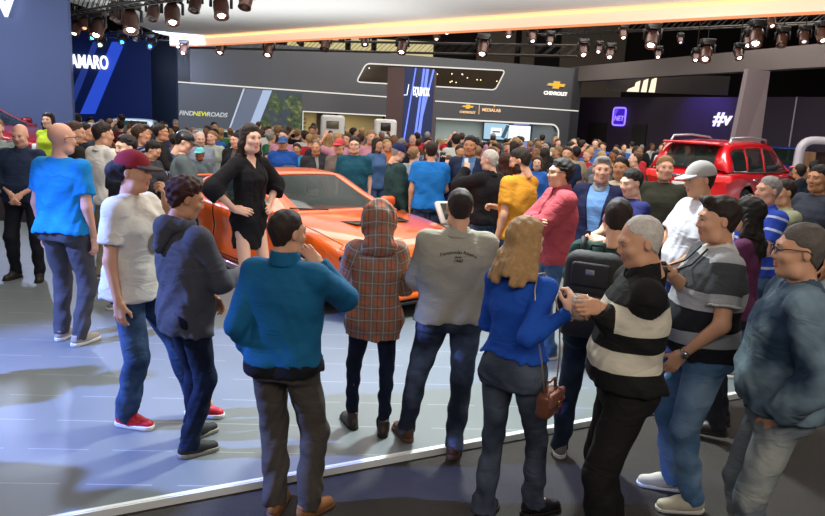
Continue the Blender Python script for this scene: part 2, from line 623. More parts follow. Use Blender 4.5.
GOLD = emis('emblem_gold', 'e0a524', 1.0)
SILV = emis('emblem_silver', '8d8a84', 0.7)
sx, sz = fl(556, 85)
sg = on_facade(empty('emblem_sign', label='gold cross-shaped emblem over white lettering high on the dark stand wall', cat='sign'), sx, 0, sz)
bowtie(0, 0, .78, sg, GOLD, SILV)
t_ = text_mesh('CHEVROLET', .19, emis('sign_white', 'f4efe4', 1.2), 'lettering', sg, extrude=.01, bold=.006)
t_.location = (0, -.03, -.34)
sx, sz = fl(468, 109)
sg = on_facade(empty('emblem_sign', label='small gold emblem and lettering on the lintel above the bright opening', cat='sign'), sx, 0, sz)
bowtie(-.02, .09, .46, sg, GOLD, SILV)
t_ = text_mesh('CHEVROLET', .12, emis('sign_warm', 'e8b98a', 1.0), 'lettering', sg, extrude=.01, bold=.003)
t_.location = (-.02, -.03, -.13)
t_ = text_mesh('MEDIALAB', .17, emis('sign_warm', 'e8b98a', 1.0), 'lettering', sg, extrude=.01, bold=.003)
t_.location = (.98, -.03, .0)
MB().box((.46, -.02, 0), (.015, .02, .36)).build('divider', emis('sign_warm', 'e8b98a', 1.0), sg)
MB().lathe([(0, 0), (.035, 0), (0, .02)], (1.1, -.02, .16), (0, -1, 0), 8).build('emblem', GOLD, sg)
# motto and the big picture screen at the facade's left
sx, sz = fl(200, 114)
sg = on_facade(empty('motto_sign', label='slanted motto lettering with a yellow middle word on the grey stand wall', cat='sign'), sx, 0, sz)
for w_, x_, c_ in (('FIND', -.46, 'b9bcc0'), ('NEW', 0.0, 'd2cf3a'), ('ROADS', .56, 'b9bcc0')):
    t_ = text_mesh(w_, .21, emis('motto_' + w_, c_, .8), 'lettering', sg, shear=.25, extrude=.008, bold=.005)
    t_.location = (x_, -.03, 0)


def foliage():
    m, p = base('foliage_picture', (0, 0, 0), 0.4)
    n = N(m)
    tc = n.new('ShaderNodeTexCoord')
    t = n.new('ShaderNodeTexNoise', ins={'Vector': tc.outputs['Object'], 'Scale': 4.5, 'Detail': 8.0, 'Roughness': 0.75})
    r = n.new('ShaderNodeValToRGB', ins={'Fac': t.outputs[0]})
    e = r.color_ramp.elements
    e[0].position, e[0].color = .38, (*srgb('1d2624'), 1)
    e[1].position, e[1].color = .66, (*srgb('8a8a5a'), 1)
    x = e.new(.52)
    x.color = (*srgb('40532f'), 1)
    t2 = n.new('ShaderNodeTexNoise', ins={'Vector': tc.outputs['Object'], 'Scale': 1.3, 'Detail': 2.0})
    f = n.new('ShaderNodeMapRange', ins={'Value': t2.outputs[0], 'From Min': .52, 'From Max': .60})
    c = n.mix(f.outputs[0], r.outputs[0], srgb('343f4a'))
    n.t.links.new(c, p.inputs['Emission Color'])
    p.inputs['Emission Strength'].default_value = 0.75
    return m


sc_ = on_facade(empty('picture_screen', label='large lit screen with slanted stripes and a picture of dark green trees', cat='screen'))
Rx = Matrix.Rotation(PI / 2, 4, 'X')


def fpoly(pix, m, name, y=.02, parent=None):
    P = [fl(*p) for p in pix]
    return MB().prism(P, Rx @ Matrix.Translation((0, 0, 0)), y).build(name, m, parent)


fpoly([(178.5, 84), (244, 88.5), (221, 152), (178.5, 152)], emis('screen_grey', '4d525c', .62), 'screen_panel', .015, sc_)
fpoly([(246, 88.6), (263, 90), (240, 152), (222, 152)], emis('screen_blue_grey', '616a80', .72), 'screen_panel', .015, sc_)
fpoly([(263, 90), (272, 90.5), (248, 152), (239, 152)], emis('screen_pale', '98a8c4', .9), 'stripe', .02, sc_)
fpoly([(243.2, 88.5), (245, 88.6), (222, 152), (220.4, 152)], emis('screen_line', 'aab6c8', .9), 'stripe', .022, sc_)
fpoly([(272, 90.5), (302, 93), (302, 152), (248, 152)], foliage(), 'tree_picture', .018, sc_)

# the two television screens inside the bright opening


def panel_on_facade(name, p0, p1, depth_y, m, label, cat, frame_m, bez=.03):
    """screen standing depth_y behind the facade's front between two pixels"""
    o = Vector((0, 0, EYE))
    out = []
    for p in (p0, p1):
        d = ray(*p)
        t = (FA - fn_ * depth_y - o).dot(fn_) / d.dot(fn_)
        w = o + d * t - FA
        out.append((w.dot(fx_), w.z))
    (x0, z1), (x1, z0) = out
    e = on_facade(empty(name, label=label, cat=cat), (x0 + x1) / 2, depth_y, (z0 + z1) / 2)
    W, H_ = x1 - x0, z1 - z0
    MB().rbox((0, .03, 0), (W, .06, H_), .01).build('bezel', frame_m, e)
    s = MB().box((0, -.003, 0), (W - bez * 2, .006, H_ - bez * 2)).build('display', m, e)
    return e, W, H_


BLK = mat('black_plastic', '121214', 0.35)
e, W, H_ = panel_on_facade('television', (484, 122), (508, 140.5), 3.3, emis('tv_blue', '8fb0c4', 1.0), 'wall television showing a pale car picture, inside the bright opening', 'television', BLK)
pc = MB().rbox((.0, -.012, -.02), (W * .42, .01, H_ * .45), .02).build('car_picture', emis('tv_car', 'e2eef2', 1.1), e)
MB().box((.0, -.02, -.02), (W * .30, .006, H_ * .09)).build('car_picture_glass', emis('tv_dark', '3a5468', 0.6), e)
MB().box((W * .36, -.014, 0), (W * .14, .006, H_ * .8), R=Matrix.Rotation(.4, 3, 'Y')).build('picture_edge', emis('tv_dark', '3a5468', 0.6), e)
e, W, H_ = panel_on_facade('television', (508.5, 124.5), (530, 142), 3.3, emis('tv_white', 'd6e8ea', 1.15), 'bright white wall television with thin grid lines, beside the car picture screen', 'television', BLK)
g_ = MB()
for k in (-.25, 0, .25):
    g_.box((k * W, -.01, 0), (.012, .006, H_ * .85))
    g_.box((0, -.01, k * H_), (W * .85, .006, .012))
g_.build('grid_lines', emis('tv_grid', '9fb6c0', .8), e)
on_facade(struct(MB().box((fl(540, 128)[0] + .9, 3.52, 1.1), (.75, .06, 2.1)), 'wall_glow_panel', emis('lilac_panel', '8f90c4', .7)))


# free-standing white kiosks in front of the lounge opening
def kiosk(px0, px1, pyt, Y, label, kind):
    p0, p1 = at(px0, pyt, Y), at(px1, pyt, Y)
    w, h = p1.x - p0.x, p0.z
    e = empty('display_kiosk', ((p0.x + p1.x) / 2, Y, 0), .12, label, 'kiosk', 'white display kiosks in front of the lounge')
    MB().rbox((0, 0, h / 2), (w, .22, h), .09, seg=4).build('body', mat('kiosk_white', 'dcd9d2', 0.35), e)
    if kind:
        MB().rbox((0, -.115, h - .27), (w * .52, .02, .22), .03).build('window', mat('kiosk_glass', '6d6552', 0.2), e)
        MB().box((0, -.118, h - .62), (w * .6, .01, .05)).build('plate', mat('kiosk_grey', '9a9a98', 0.4), e)
    else:
        MB().rbox((0, -.115, h - .22), (w * .45, .02, .24), .03).build('window', mat('kiosk_dark', '2e2824', 0.2), e)
        MB().rbox((.0, -.118, h - .85), (w * .66, .02, .78), .02).build('display', emis('kiosk_screen', '8ea2a0', .6), e)
    return e


kiosk(321, 345, 114.5, 20, 'white rounded kiosk with a small smoked window and a grey plate', 1)
kiosk(374.5, 397, 118.5, 20, 'white rounded kiosk with a dark window over a pale display, left of the blue pillar', 0)

# ---------------------------------------------------------------- blue walls on the left
VB = mat('slate_blue_panel', '56648f', 0.6, 0, 0.3, noise=0.05, scale=0.6)
p = at(73, 60, 14.5)
struct(MB().box((p.x - 5.06, 14.56, 2.9), (10, .1, 5.8)), 'wall_slate', VB)
lt = text_mesh('V', .95, emis('letter_white', 'f0f2ff', 1.3), 'wall_letter', None, extrude=.03, bold=.01)
props(lt, 'big white glowing letter V at the top of the slate blue wall', 'letter')
lt.location = at(5, 1, 14.4)
CB = mat('navy_panel', '14275e', 0.5, 0, 0.4, noise=0.08, scale=0.7)
pR = at(152, 80, 26)
pR2 = at(178, 82, 24.2)
struct(MB().box((pR.x - 6, 26.2, 2.3), (12, .4, 4.6)), 'wall_navy', CB)
b_ = MB()
mid = (pR + pR2) / 2
ang = math.atan2(pR2.y - pR.y, pR2.x - pR.x)
b_.box((mid.x, mid.y + .2, 2.2), ((pR2 - pR).xy.length + .1, .3, 4.4), ang)
struct(b_, 'wall_stand_side', mat('teal_dark_panel', '26303a', 0.5, noise=0.05))
# lit slanting bands on the navy wall
bd = empty('light_band', (0, 25.97, 0), 0, 'broad glowing blue slanted band on the navy wall under the word', 'light band')


def wallpoly(pix, Y, m, name, parent, t=.02, y0=0):
    P = [at(a, b, Y) for a, b in pix]
    return MB().prism([(p.x, p.z) for p in P], Rx, t).build(name, m, parent)


wallpoly([(112, 42), (125, 42), (95, 114), (80, 114)], 25.97, emis('band_blue', '2446c0', .8), 'band', bd)
b2 = empty('light_band', (0, 25.97, 0), 0, 'faint narrower blue slanted band left of the broad one on the navy wall', 'light band')
wallpoly([(95, 38), (101, 38), (74, 105), (66, 105)], 25.97, emis('band_dim', '20388c', .6), 'band', b2)
cp = at(108, 63.5, 25.9)
wd = text_mesh('CAMARO', .66, emis('word_white', 'f4f6ff', 1.15), 'wall_word', None, extrude=.03, bold=.012, spacing=1.02)
props(wd, 'white capital word glowing on the navy wall, partly behind the slate wall', 'lettering')
bb = [v.co.x for v in wd.data.vertices]
kx = (cp.x - at(73, 63, 25.9).x) / (max(bb) - min(bb)) * 1.27
wd.scale = (kx, 1, 1)
wd.location = (cp.x - max(bb) * kx, cp.y, cp.z)

# ---------------------------------------------------------------- the blue pillar with the model's name
pl = at(388, 67, 22.0)
pm = at(405, 67, 21.5)
pr = at(434, 76, 22.0)
PH = pm.z
pil = MB()
base_ = [(pl.x, pl.y), (pm.x, pm.y), (pr.x, pr.y), (pr.x + .1, pr.y + 1.2), (pl.x + .3, pl.y + 1.2)]
pil.prism(base_, Matrix.Identity(4), PH)
pobj = props(pil.build('sign_pillar', mat('pillar_brown', '6a5350', 0.6, noise=0.05)), 'tall brown and blue pillar with slanted light lines and a car name', 'pillar')
u_ = Vector((pr.x - pm.x, pr.y - pm.y, 0))
ul = u_.length
ua = math.atan2(u_.y, u_.x)
PMX = Matrix.Translation((pm.x, pm.y, 0)) @ Matrix.Rotation(ua, 4, 'Z')
fc = MB().box((ul / 2, -.02, PH / 2), (ul, .04, PH)).build('front_panel', mat('pillar_blue', '34406e', 0.5, noise=0.05), pobj)
fc.matrix_local = PMX
lines = [((.62, PH), (.28, 0)), ((.74, PH), (.42, 0)), ((.95, PH), (.15, 0)), ((.34, PH), (.02, 1.2))]
for i, (a_, b_) in enumerate(lines):
    w_ = (.035, .05, .03, .02)[i]
    o = MB().prism([(a_[0] * ul - w_, a_[1]), (a_[0] * ul + w_, a_[1]), (b_[0] * ul + w_, b_[1]), (b_[0] * ul - w_, b_[1])], Rx, .01).build('light_line', emis('line_blue', '6f86ff', 1.1), pobj)
    o.matrix_local = PMX @ Matrix.Translation((0, -.045, 0))
t_ = text_mesh('EQUINOX', .30, emis('letter_white', 'f0f2ff', 1.3), 'lettering', pobj, extrude=.01, bold=.004, spacing=1.0)
t_.scale = (.56, 1, 1.25)
zt = at(419, 92, 21.8).z
t_.matrix_local = PMX @ Matrix.Translation((ul * .56, -.06, zt)) @ Matrix.Diagonal((.42, 1, 1.2, 1))
o = MB().tube([(-.02 * ul, -.05, zt - .12), (.08 * ul, -.05, zt - .12), (.13 * ul, -.05, zt + .2)], .012, 5).build('light_line', emis('letter_white', 'f0f2ff', 1.3), pobj)
o.matrix_local = PMX

# ---------------------------------------------------------------- the dark violet stand on the right
PA, PB = Vector((6.9, 31.5, 0)), Vector((15.2, 16.6, 0))
px_ = (PB - PA).normalized()
pn_ = Vector((px_.y, -px_.x, 0))
PMT = Matrix(((px_.x, -pn_.x, 0, PA.x), (px_.y, -pn_.y, 0, PA.y), (0, 0, 1, 0), (0, 0, 0, 1)))
PL_ = (PB - PA).length


def pw(px, py, A=PA, n=pn_, x=px_):
    d = ray(px, py)
    o = Vector((0, 0, EYE))
    t = (A - o).dot(n) / d.dot(n)
    p = o + d * t - A
    return p.dot(x), p.z


def on_purple(o, x=0, y=0, z=0):
    o.matrix_world = PMT @ Matrix.Translation((x, y, z))
    return o


PURW = mat('violet_panel', '2c2130', 0.55, 0, 0.4, noise=0.08, scale=0.8)
on_purple(struct(MB().box((PL_ / 2, .15, 1.7), (PL_, .3, 3.4)), 'wall_violet', PURW))
on_purple(struct(MB().box((pw(794, 120)[0], -.03, 1.7), (.03, .04, 3.4)), 'trim_2', mat('seam_metal', 'a8a0a4', 0.4)))
for a_, b_ in ((588, 606), (632, 646)):
    x0, x1 = pw(a_, 140)[0], pw(b_, 140)[0]
    on_purple(struct(MB().box(((x0 + x1) / 2, -.02, 1.05), (x1 - x0, .06, 2.6)), 'door_%d' % (1 if a_ < 600 else 2), mat('dark_door', '1a1416', 0.5)))
# rounded square logo
x0, z0 = pw(613.5, 125)
x1, z1 = pw(627.5, 108)
lg_ = on_purple(empty('logo_sign', label='glowing violet rounded square logo with three letters on the dark wall', cat='sign'), (x0 + x1) / 2, -.05, (z0 + z1) / 2)
VIO = emis('violet_light', '7d62ff', 1.6)
w_, h_ = x1 - x0, abs(z1 - z0)
R4 = rounded([(-w_ / 2, -h_ / 2), (-w_ / 2, h_ / 2), (w_ / 2, h_ / 2), (w_ / 2, -h_ / 2)], .12)
MB().tube([(x, -.02, z) for x, z in R4], .035, 6, closed=True).build('outline', VIO, lg_)
MB().prism(R4, Rx, .01).build('face', emis('violet_face', '3218a8', .9), lg_)
t_ = text_mesh('NET', .28, VIO, 'lettering', lg_, extrude=.01, bold=.005, shear=.15)
t_.location = (0, -.03, -.08)
MB().prism([(-w_ * .42, -.02), (-w_ * .1, h_ * .42), (-w_ * .42, h_ * .42)], Rx, .015).build('corner', emis('violet_mid', '5a40e0', 1.0), lg_)
# hashtag lettering, cut by the grey pillar
hx, hz = pw(723, 119)
hv = text_mesh('#v', .66, emis('hash_white', 'd6ccff', 1.4), 'hashtag_sign', None, extrude=.02, bold=.012, shear=.12)
props(hv, 'glowing pale violet hashtag lettering on the dark violet wall beside the grey pillar', 'sign')
on_purple(hv, hx, -.06, hz)
hv.matrix_world = PMT @ Matrix.Translation((hx, -.06, hz)) @ Matrix.Diagonal((1.05, 1, 1, 1))
for a_, pw_, ang_ in ((620, 50, 0), (700, 110, 0)):
    x_, z_ = pw(a_, 105)
    p = PMT @ Vector((x_, -1.6, 4.0))
    t = PMT @ Vector((x_ + .3, 0, 2.6))
    spot('violet_washer', p, t, pw_ * 2.2, (0.22, 0.12, 1.0), 1.5, 0.9, .1)
# grey fascia beam and the shop band over the violet wall
BA, BB = Vector((6.51, 29.0, 0)), at(840, 60, 18.0)
bv = Vector((BB.x - BA.x, BB.y - BA.y, 0))
bl_, ba_ = bv.length, math.atan2(bv.y, bv.x)
bm_ = (BA + Vector((BB.x, BB.y, 0))) / 2
struct(MB().box((bm_.x, bm_.y, 4.22), (bl_ + 1.2, .4, .58), ba_), 'wall_fascia', mat('fascia_grey', '6e6460', 0.7, noise=0.05))
p = at(641, 86, 27.0)
lo_ = empty('stripe_logo', (p.x, p.y, p.z), ba_ * .3, 'cream lit logo of four stepped slanted bars below the grey beam', 'sign')
CREAM = emis('cream_light', 'e6d2b0', 1.2)
for k, (x0, x1, h0, h1) in enumerate(((-.50, -.20, .10, .20), (-.26, -.04, .34, .42), (.02, .24, .42, .50), (.30, .54, .46, .56))):
    MB().prism([(x0 + .0, -.22), (x1 - .02, -.22), (x1, -.22 + h1), (x0 + .06, -.22 + h0)], Rx, .05).build('bar', CREAM, lo_)
struct(MB().box((9.4, 27.4, 3.9), (4.4, .1, .7), ba_ * .3), 'wall_shop_band', mat('shop_dark', '352c2a', 0.7))

# grey pillar on the right: it widens and leans outwards towards its top
def post_line(top_px, low_px, Y):
    a, b = at(*top_px, Y), at(*low_px, Y)
    k = a.z / (a.z - b.z)
    return a, a + (b - a) * k


c0, b0 = post_line((744, 72), (730, 139), 17.3)
c1, b1 = post_line((748.6, 70), (734.5, 139), 17.0)
c2, b2 = post_line((770.5, 69.6), (760.5, 144), 17.4)
tz_ = (c1.z + c2.z) / 2
T_ = [(c0.x, 17.3), (c1.x, 17.0), (c2.x, 17.4), (c2.x, 17.9), (c0.x * 17.9 / 17.3 + .02, 17.9)]
B_ = [(b0.x, 17.3), (b1.x, 17.0), (b2.x, 17.4), (b2.x, 17.9), (b0.x * 17.9 / 17.3 + .02, 17.9)]
struct(MB().raw([(x, y, 0) for x, y in B_] + [(x, y, tz_) for x, y in T_], [(4, 3, 2, 1, 0), (5, 6, 7, 8, 9)] + [(i, (i + 1) % 5, 5 + (i + 1) % 5, 5 + i) for i in range(5)]), 'column', mat('column_grey', '84787a', 0.6, noise=0.05))

# white rounded arch at the far right
a0 = at(789, 139, 16)
AW, AH = 4.2, a0.z
ar = empty('white_arch', (a0.x + AW / 2 + 1.3, 17.6, 0), -.15, 'wide white rounded portal frame at the right edge behind the blue car', 'portal')
ap = rounded([(-AW / 2, 0), (-AW / 2, AH), (AW / 2, AH), (AW / 2, 0)], .35, 6)
ar_m = MB()
for a_, b_ in zip(ap[6:-7], ap[7:-6]):
    pass
ar_m.tube([(x, 0, max(z, .02)) for x, z in ap[3:-3]], .13, 4)
ar_m.build('frame', mat('arch_white', 'c9c4cc', 0.35), ar)
MB().box((.0, .7, AH / 2 - .1), (AW - .5, .06, AH - .4)).build('back_panel', mat('arch_maroon', '3c2320', 0.6, noise=0.2, scale=1.5), ar)
MB().box((-AW / 2 + .34, .25, AH / 2 - .1), (.12, .5, AH - .4)).build('side_panel', mat('arch_tan', '8c6a4c', 0.6), ar)

# ---------------------------------------------------------------- the canopy with its glowing edge
CZ = 4.25
tip = at(171, 39, 23.2)
rt = at(830, 5, 10.8)
c1_ = at(145, 29, 20.5)
c2_ = at(112, 21, 18.2)
c3_ = at(60, 14, 15.5)
pts = [(tip.x, tip.y), (rt.x, rt.y), (14, 9.0), (14, -1.5), (-9, -1.5), (-9.5, 12.0), (c3_.x, c3_.y), (c2_.x, c2_.y), (c1_.x, c1_.y)]
# round the far left tip
tp = []
t0, t1, t2 = Vector((c1_.x, c1_.y)), Vector((tip.x, tip.y)), Vector((tip.x, tip.y)) + (Vector((rt.x, rt.y)) - Vector((tip.x, tip.y))) * .12
for j in range(7):
    t = j / 6
    tp.append(tuple(t0.lerp(t1, .5) * (1 - t) ** 2 + 2 * t1 * t * (1 - t) + t2 * t * t))
poly = tp + pts[1:]
CANW = mat('canopy_white', 'e6e4de', 0.75, noise=0.03, scale=0.5)
struct(MB().prism(poly, Matrix.Translation((0, 0, CZ)), .34), 'ceiling_canopy', CANW)


def canopy_band():
    m, p = base('canopy_band', srgb('d8b49a'), 0.6)
    p.inputs['Emission Color'].default_value = (*srgb('ffd2b4'), 1)
    p.inputs['Emission Strength'].default_value = 0.48
    return m


bnd = empty('canopy_edge_light', (0, 0, 0), 0, 'long glowing peach band along the far edge of the white canopy', 'light strip')
edge_pts = [Vector((x, y, 0)) for x, y in tp[2:]] + [Vector((*pts[1], 0)), Vector((*pts[2], 0))]


def ribbon(P, z0, z1, d0, m, name):
    """vertical band along the edge, facing both ways"""
    mb = MB()
    vs = []
    k = len(P)
    for i, p in enumerate(P):
        a, b = P[max(i - 1, 0)], P[min(i + 1, k - 1)]
        t = (b - a).normalized()
        n = Vector((-t.y, t.x, 0))
        for d in (d0 - .02, d0 + .02):
            q = p + n * d
            vs += [(q.x, q.y, z0), (q.x, q.y, z1)]
    fs = []
    for i in range(k - 1):
        a, b = 4 * i, 4 * (i + 1)
        fs += [(a, b, b + 1, a + 1), (a + 2, a + 3, b + 3, b + 2), (a, a + 2, b + 2, b), (a + 1, b + 1, b + 3, a + 3)]
    fs += [(0, 1, 3, 2), (4 * k - 4, 4 * k - 2, 4 * k - 1, 4 * k - 3)]
    mb.raw(vs, fs)
    return mb.build(name, m, bnd)


ribbon(edge_pts, CZ - .26, CZ + .02, -.04, canopy_band(), 'band')
ribbon(edge_pts, CZ - .065, CZ - .035, -.10, emis('led_orange', 'ffc878', 1.5), 'led_line')
ribbon(edge_pts, CZ - .30, CZ - .26, -.04, emis('led_rim', 'ff9a62', .7), 'rim')
# added up-facing fills in mid-air that brighten the canopy underside; no lamp there
for x_, y_, p_ in ((-3.5, 15.0, 95), (2.5, 10.5, 72), (-2.0, 8.0, 50)):
    area('canopy_fill', (x_, y_, 2.6), (7, 3), p_, (0.92, 0.97, 1.0), target=(x_ + .1, y_ + .3, 8))
# ================================================================ people: bodies and clothes as smooth implicit surfaces
A3 = np.array


def smin(a, b, k):
    h = np.maximum(k - np.abs(a - b), 0.0) / k
    return np.minimum(a, b) - h * h * k * 0.25


class Field:
    def __init__(s, lo, hi, h):
        s.lo, s.h = np.array(lo, float), h
        n = np.ceil((np.array(hi, float) - s.lo) / h).astype(int) + 1
        s.ax = [s.lo[i] + h * np.arange(n[i]) for i in range(3)]
        s.F = np.full(tuple(n), 0.15)
        s.prims = []

    def _sl(s, bb, m):
        if bb is None:
            return (slice(None),) * 3
        out = []
        for i in range(3):
            a = int(max(0, math.floor((bb[0][i] - m - s.lo[i]) / s.h)))
            b = int(min(len(s.ax[i]), math.ceil((bb[1][i] + m - s.lo[i]) / s.h) + 1))
            out.append(slice(a, max(b, a + 1)))
        return tuple(out)

    def grid(s, sl):
        return s.ax[0][sl[0]][:, None, None], s.ax[1][sl[1]][None, :, None], s.ax[2][sl[2]][None, None, :]

    def add(s, prim, k=0.02):
        sl = s._sl(prim.bb, k + 0.012)
        d = prim(*s.grid(sl))
        s.F[sl] = smin(s.F[sl], d, k)
        s.prims.append(prim)
        return s

    def sub(s, prim, k=0.01, m=0.03):
        sl = s._sl(prim.bb, m)
        d = prim(*s.grid(sl))
        s.F[sl] = -smin(-s.F[sl], d, k)
        return s

    def warp(s, fn):
        s.F = s.F + fn(*s.grid((slice(None),) * 3))
        return s

    def clip(s, fn):
        s.F = np.maximum(s.F, fn(*s.grid((slice(None),) * 3)))
        return s

    def nets(s):
        F = s.F
        F[0], F[-1], F[:, 0], F[:, -1], F[:, :, 0], F[:, :, -1] = .02, .02, .02, .02, .02, .02
        I = F < 0
        nx, ny, nz = F.shape
        cnt = np.zeros((nx - 1, ny - 1, nz - 1), np.int8)
        for a in (0, 1):
            for b in (0, 1):
                for c in (0, 1):
                    cnt += I[a:nx - 1 + a, b:ny - 1 + b, c:nz - 1 + c]
        act = (cnt > 0) & (cnt < 8)
        idx = np.argwhere(act)
        if len(idx) == 0:
            return np.zeros((0, 3)), np.zeros((0, 4), int)
        ids = np.full(act.shape, -1, int)
        ids[act] = np.arange(len(idx))
        cs = [(a, b, c) for a in (0, 1) for b in (0, 1) for c in (0, 1)]
        f8 = np.stack([F[idx[:, 0] + a, idx[:, 1] + b, idx[:, 2] + c] for a, b, c in cs], 1)
        P = np.zeros((len(idx), 3))
        K = np.zeros(len(idx))
        for i in range(8):
            for j in range(i + 1, 8):
                if sum(abs(cs[i][q] - cs[j][q]) for q in range(3)) == 1:
                    fa, fb = f8[:, i], f8[:, j]
                    m = (fa < 0) != (fb < 0)
                    t = np.where(m, fa / np.where(m, fa - fb, 1), 0)
                    pa, pb = A3(cs[i], float), A3(cs[j], float)
                    P += m[:, None] * (pa + t[:, None] * (pb - pa))
                    K += m
        V = s.lo + s.h * (idx + P / K[:, None])
        Q = []
        for ax in range(3):
            o = [q for q in range(3) if q != ax]
            A_ = [slice(None)] * 3
            B_ = [slice(None)] * 3
            A_[ax], B_[ax] = slice(0, -1), slice(1, None)
            ch = I[tuple(A_)] != I[tuple(B_)]
            e = np.argwhere(ch)
            e = e[(e[:, o[0]] >= 1) & (e[:, o[1]] >= 1) & (e[:, o[0]] < F.shape[o[0]] - 1) & (e[:, o[1]] < F.shape[o[1]] - 1)]
            if not len(e):
                continue

            def cid(d0, d1):
                c = e.copy()
                c[:, o[0]] -= d0
                c[:, o[1]] -= d1
                return ids[c[:, 0], c[:, 1], c[:, 2]]
            q = np.stack([cid(1, 1), cid(0, 1), cid(0, 0), cid(1, 0)], 1)
            ins = I[e[:, 0], e[:, 1], e[:, 2]]
            if ax == 1:
                ins = ~ins
            q[~ins] = q[~ins][:, ::-1]
            Q.append(q)
        return V, np.concatenate(Q)

    def uv(s, V):
        """stripe coordinates: the nearest primitive's own u and v"""
        best = np.full(len(V), 1e9)
        u, v = np.zeros(len(V)), V[:, 2].copy()
        for p in s.prims:
            if p.uv is None:
                continue
            d = p(V[:, 0], V[:, 1], V[:, 2])
            m = d < best
            best[m] = d[m]
            uu, vv = p.uv(V[m])
            u[m], v[m] = uu, vv
        return u, v


class Prim:
    uv = None

    def __init__(s, fn, bb=None, uv=None):
        s.fn, s.bb, s.uv = fn, bb, uv

    def __call__(s, x, y, z):
        return s.fn(x, y, z)


def cone(a, b, ra, rb, flat=None, cut='', uv=None):
    a, b = A3([float(v) for v in a]), A3([float(v) for v in b])
    ba = b - a
    L2 = max(float(ba @ ba), 1e-9)
    L = math.sqrt(L2)
    if flat is not None:
        fn_, fs = A3([float(v) for v in flat[0]]), flat[1]
        fn_ = fn_ / np.linalg.norm(fn_)

    def f(x, y, z):
        px, py, pz = x - a[0], y - a[1], z - a[2]
        t0 = (px * ba[0] + py * ba[1] + pz * ba[2]) / L2
        t = np.clip(t0, 0, 1)
        dx, dy, dz = px - t * ba[0], py - t * ba[1], pz - t * ba[2]
        if flat is not None:
            dn = (dx * fn_[0] + dy * fn_[1] + dz * fn_[2]) * (1 / fs - 1)
            dx, dy, dz = dx + dn * fn_[0], dy + dn * fn_[1], dz + dn * fn_[2]
        d = np.sqrt(dx * dx + dy * dy + dz * dz) - (ra + (rb - ra) * t)
        if flat is not None and fs < 1:
            d = d * (0.5 + 0.5 * fs)
        if 'b' in cut:
            d = np.maximum(d, (t0 - 1) * L)
        if 'a' in cut:
            d = np.maximum(d, -t0 * L)
        return d
    r = max(ra, rb)
    if flat is not None:
        r *= max(1, fs)
    bb = (np.minimum(a, b) - r, np.maximum(a, b) + r)
    uvf = None
    if uv is not None:
        n1 = np.cross(ba / L, [0, 1, 0.01])
        n1 /= np.linalg.norm(n1)
        n2 = np.cross(ba / L, n1)

        def uvf(V):
            p = V - a
            t = p @ ba / L2
            ang = np.arctan2(p @ n2, p @ n1)
            return ang * 0.5 * (ra + rb), uv - t * L
    return Prim(f, bb, uvf)


def ell(c, r, M=None, uv=False):
    c, r = A3(c, float), A3(r, float)

    def f(x, y, z):
        px, py, pz = x - c[0], y - c[1], z - c[2]
        if M is not None:
            px, py, pz = (M[0][0] * px + M[0][1] * py + M[0][2] * pz, M[1][0] * px + M[1][1] * py + M[1][2] * pz,
                          M[2][0] * px + M[2][1] * py + M[2][2] * pz)
        k0 = np.sqrt((px / r[0]) ** 2 + (py / r[1]) ** 2 + (pz / r[2]) ** 2)
        k1 = np.sqrt((px / r[0] ** 2) ** 2 + (py / r[1] ** 2) ** 2 + (pz / r[2] ** 2) ** 2) + 1e-9
        return k0 * (k0 - 1) / k1
    R = r if M is None else A3([max(r)] * 3)
    return Prim(f, (c - R, c + R), (lambda V: (V[:, 0], V[:, 2])) if uv else None)


def stack(prof, z0, z1, lean=0.0, zl=0.95, ex=2.4, side=0.0):
    """torso: prof rows z, half width, half depth, y centre"""
    P = A3(prof, float)

    def f(x, y, z):
        a = np.interp(z, P[:, 0], P[:, 1])
        b = np.interp(z, P[:, 0], P[:, 2])
        c = np.interp(z, P[:, 0], P[:, 3]) + lean * (z - zl)
        k = (np.abs((x - side * (z - zl)) / a) ** ex + np.abs((y - c) / b) ** ex) ** (1 / ex)
        d = (k - 1) * np.minimum(a, b)
        return np.maximum(d, np.maximum(z0 - z, z - z1))
    a, b = P[:, 1].max() + abs(side) * 0.6, P[:, 2].max() + abs(P[:, 3]).max() + abs(lean) * 0.6
    return Prim(f, ((-a, -b, z0), (a, b, z1)), lambda V: (V[:, 0], V[:, 2]))


def folds(amp, seed, f=1.0):
    def w(x, y, z):
        a = np.sin(26 * f * z + 6 * np.sin(7 * f * x + seed) + 5 * np.sin(6 * f * y + 2 * seed))
        b = np.sin(21 * f * x + 4 * np.sin(11 * f * z + seed * 1.7) + 3 * y + seed)
        c = np.sin(47 * f * z + 9 * np.sin(10 * f * (x + y) + seed * 0.6))
        return amp * (0.5 * a + 0.4 * b + 0.35 * c)
    return w


def ik(a, t, l1, l2, hint):
    a, t, hint = A3(a, float), A3(t, float), A3(hint, float)
    d = t - a
    L = np.linalg.norm(d)
    M = (l1 + l2) * 0.995
    if L > M:
        t = a + d * (M / L)
        d = t - a
        L = M
    u = d / L
    x = (l1 * l1 - l2 * l2 + L * L) / (2 * L)
    h = math.sqrt(max(l1 * l1 - x * x, 0))
    n = hint - u * (hint @ u)
    n = n / (np.linalg.norm(n) + 1e-9)
    return a + u * x + n * h, t


def frame(ydir, zhint):
    y = A3(ydir, float)
    y /= np.linalg.norm(y)
    z = A3(zhint, float)
    z = z - y * (z @ y)
    z /= np.linalg.norm(z) + 1e-9
    return np.stack([np.cross(y, z), y, z], 1)       # columns x, y, z


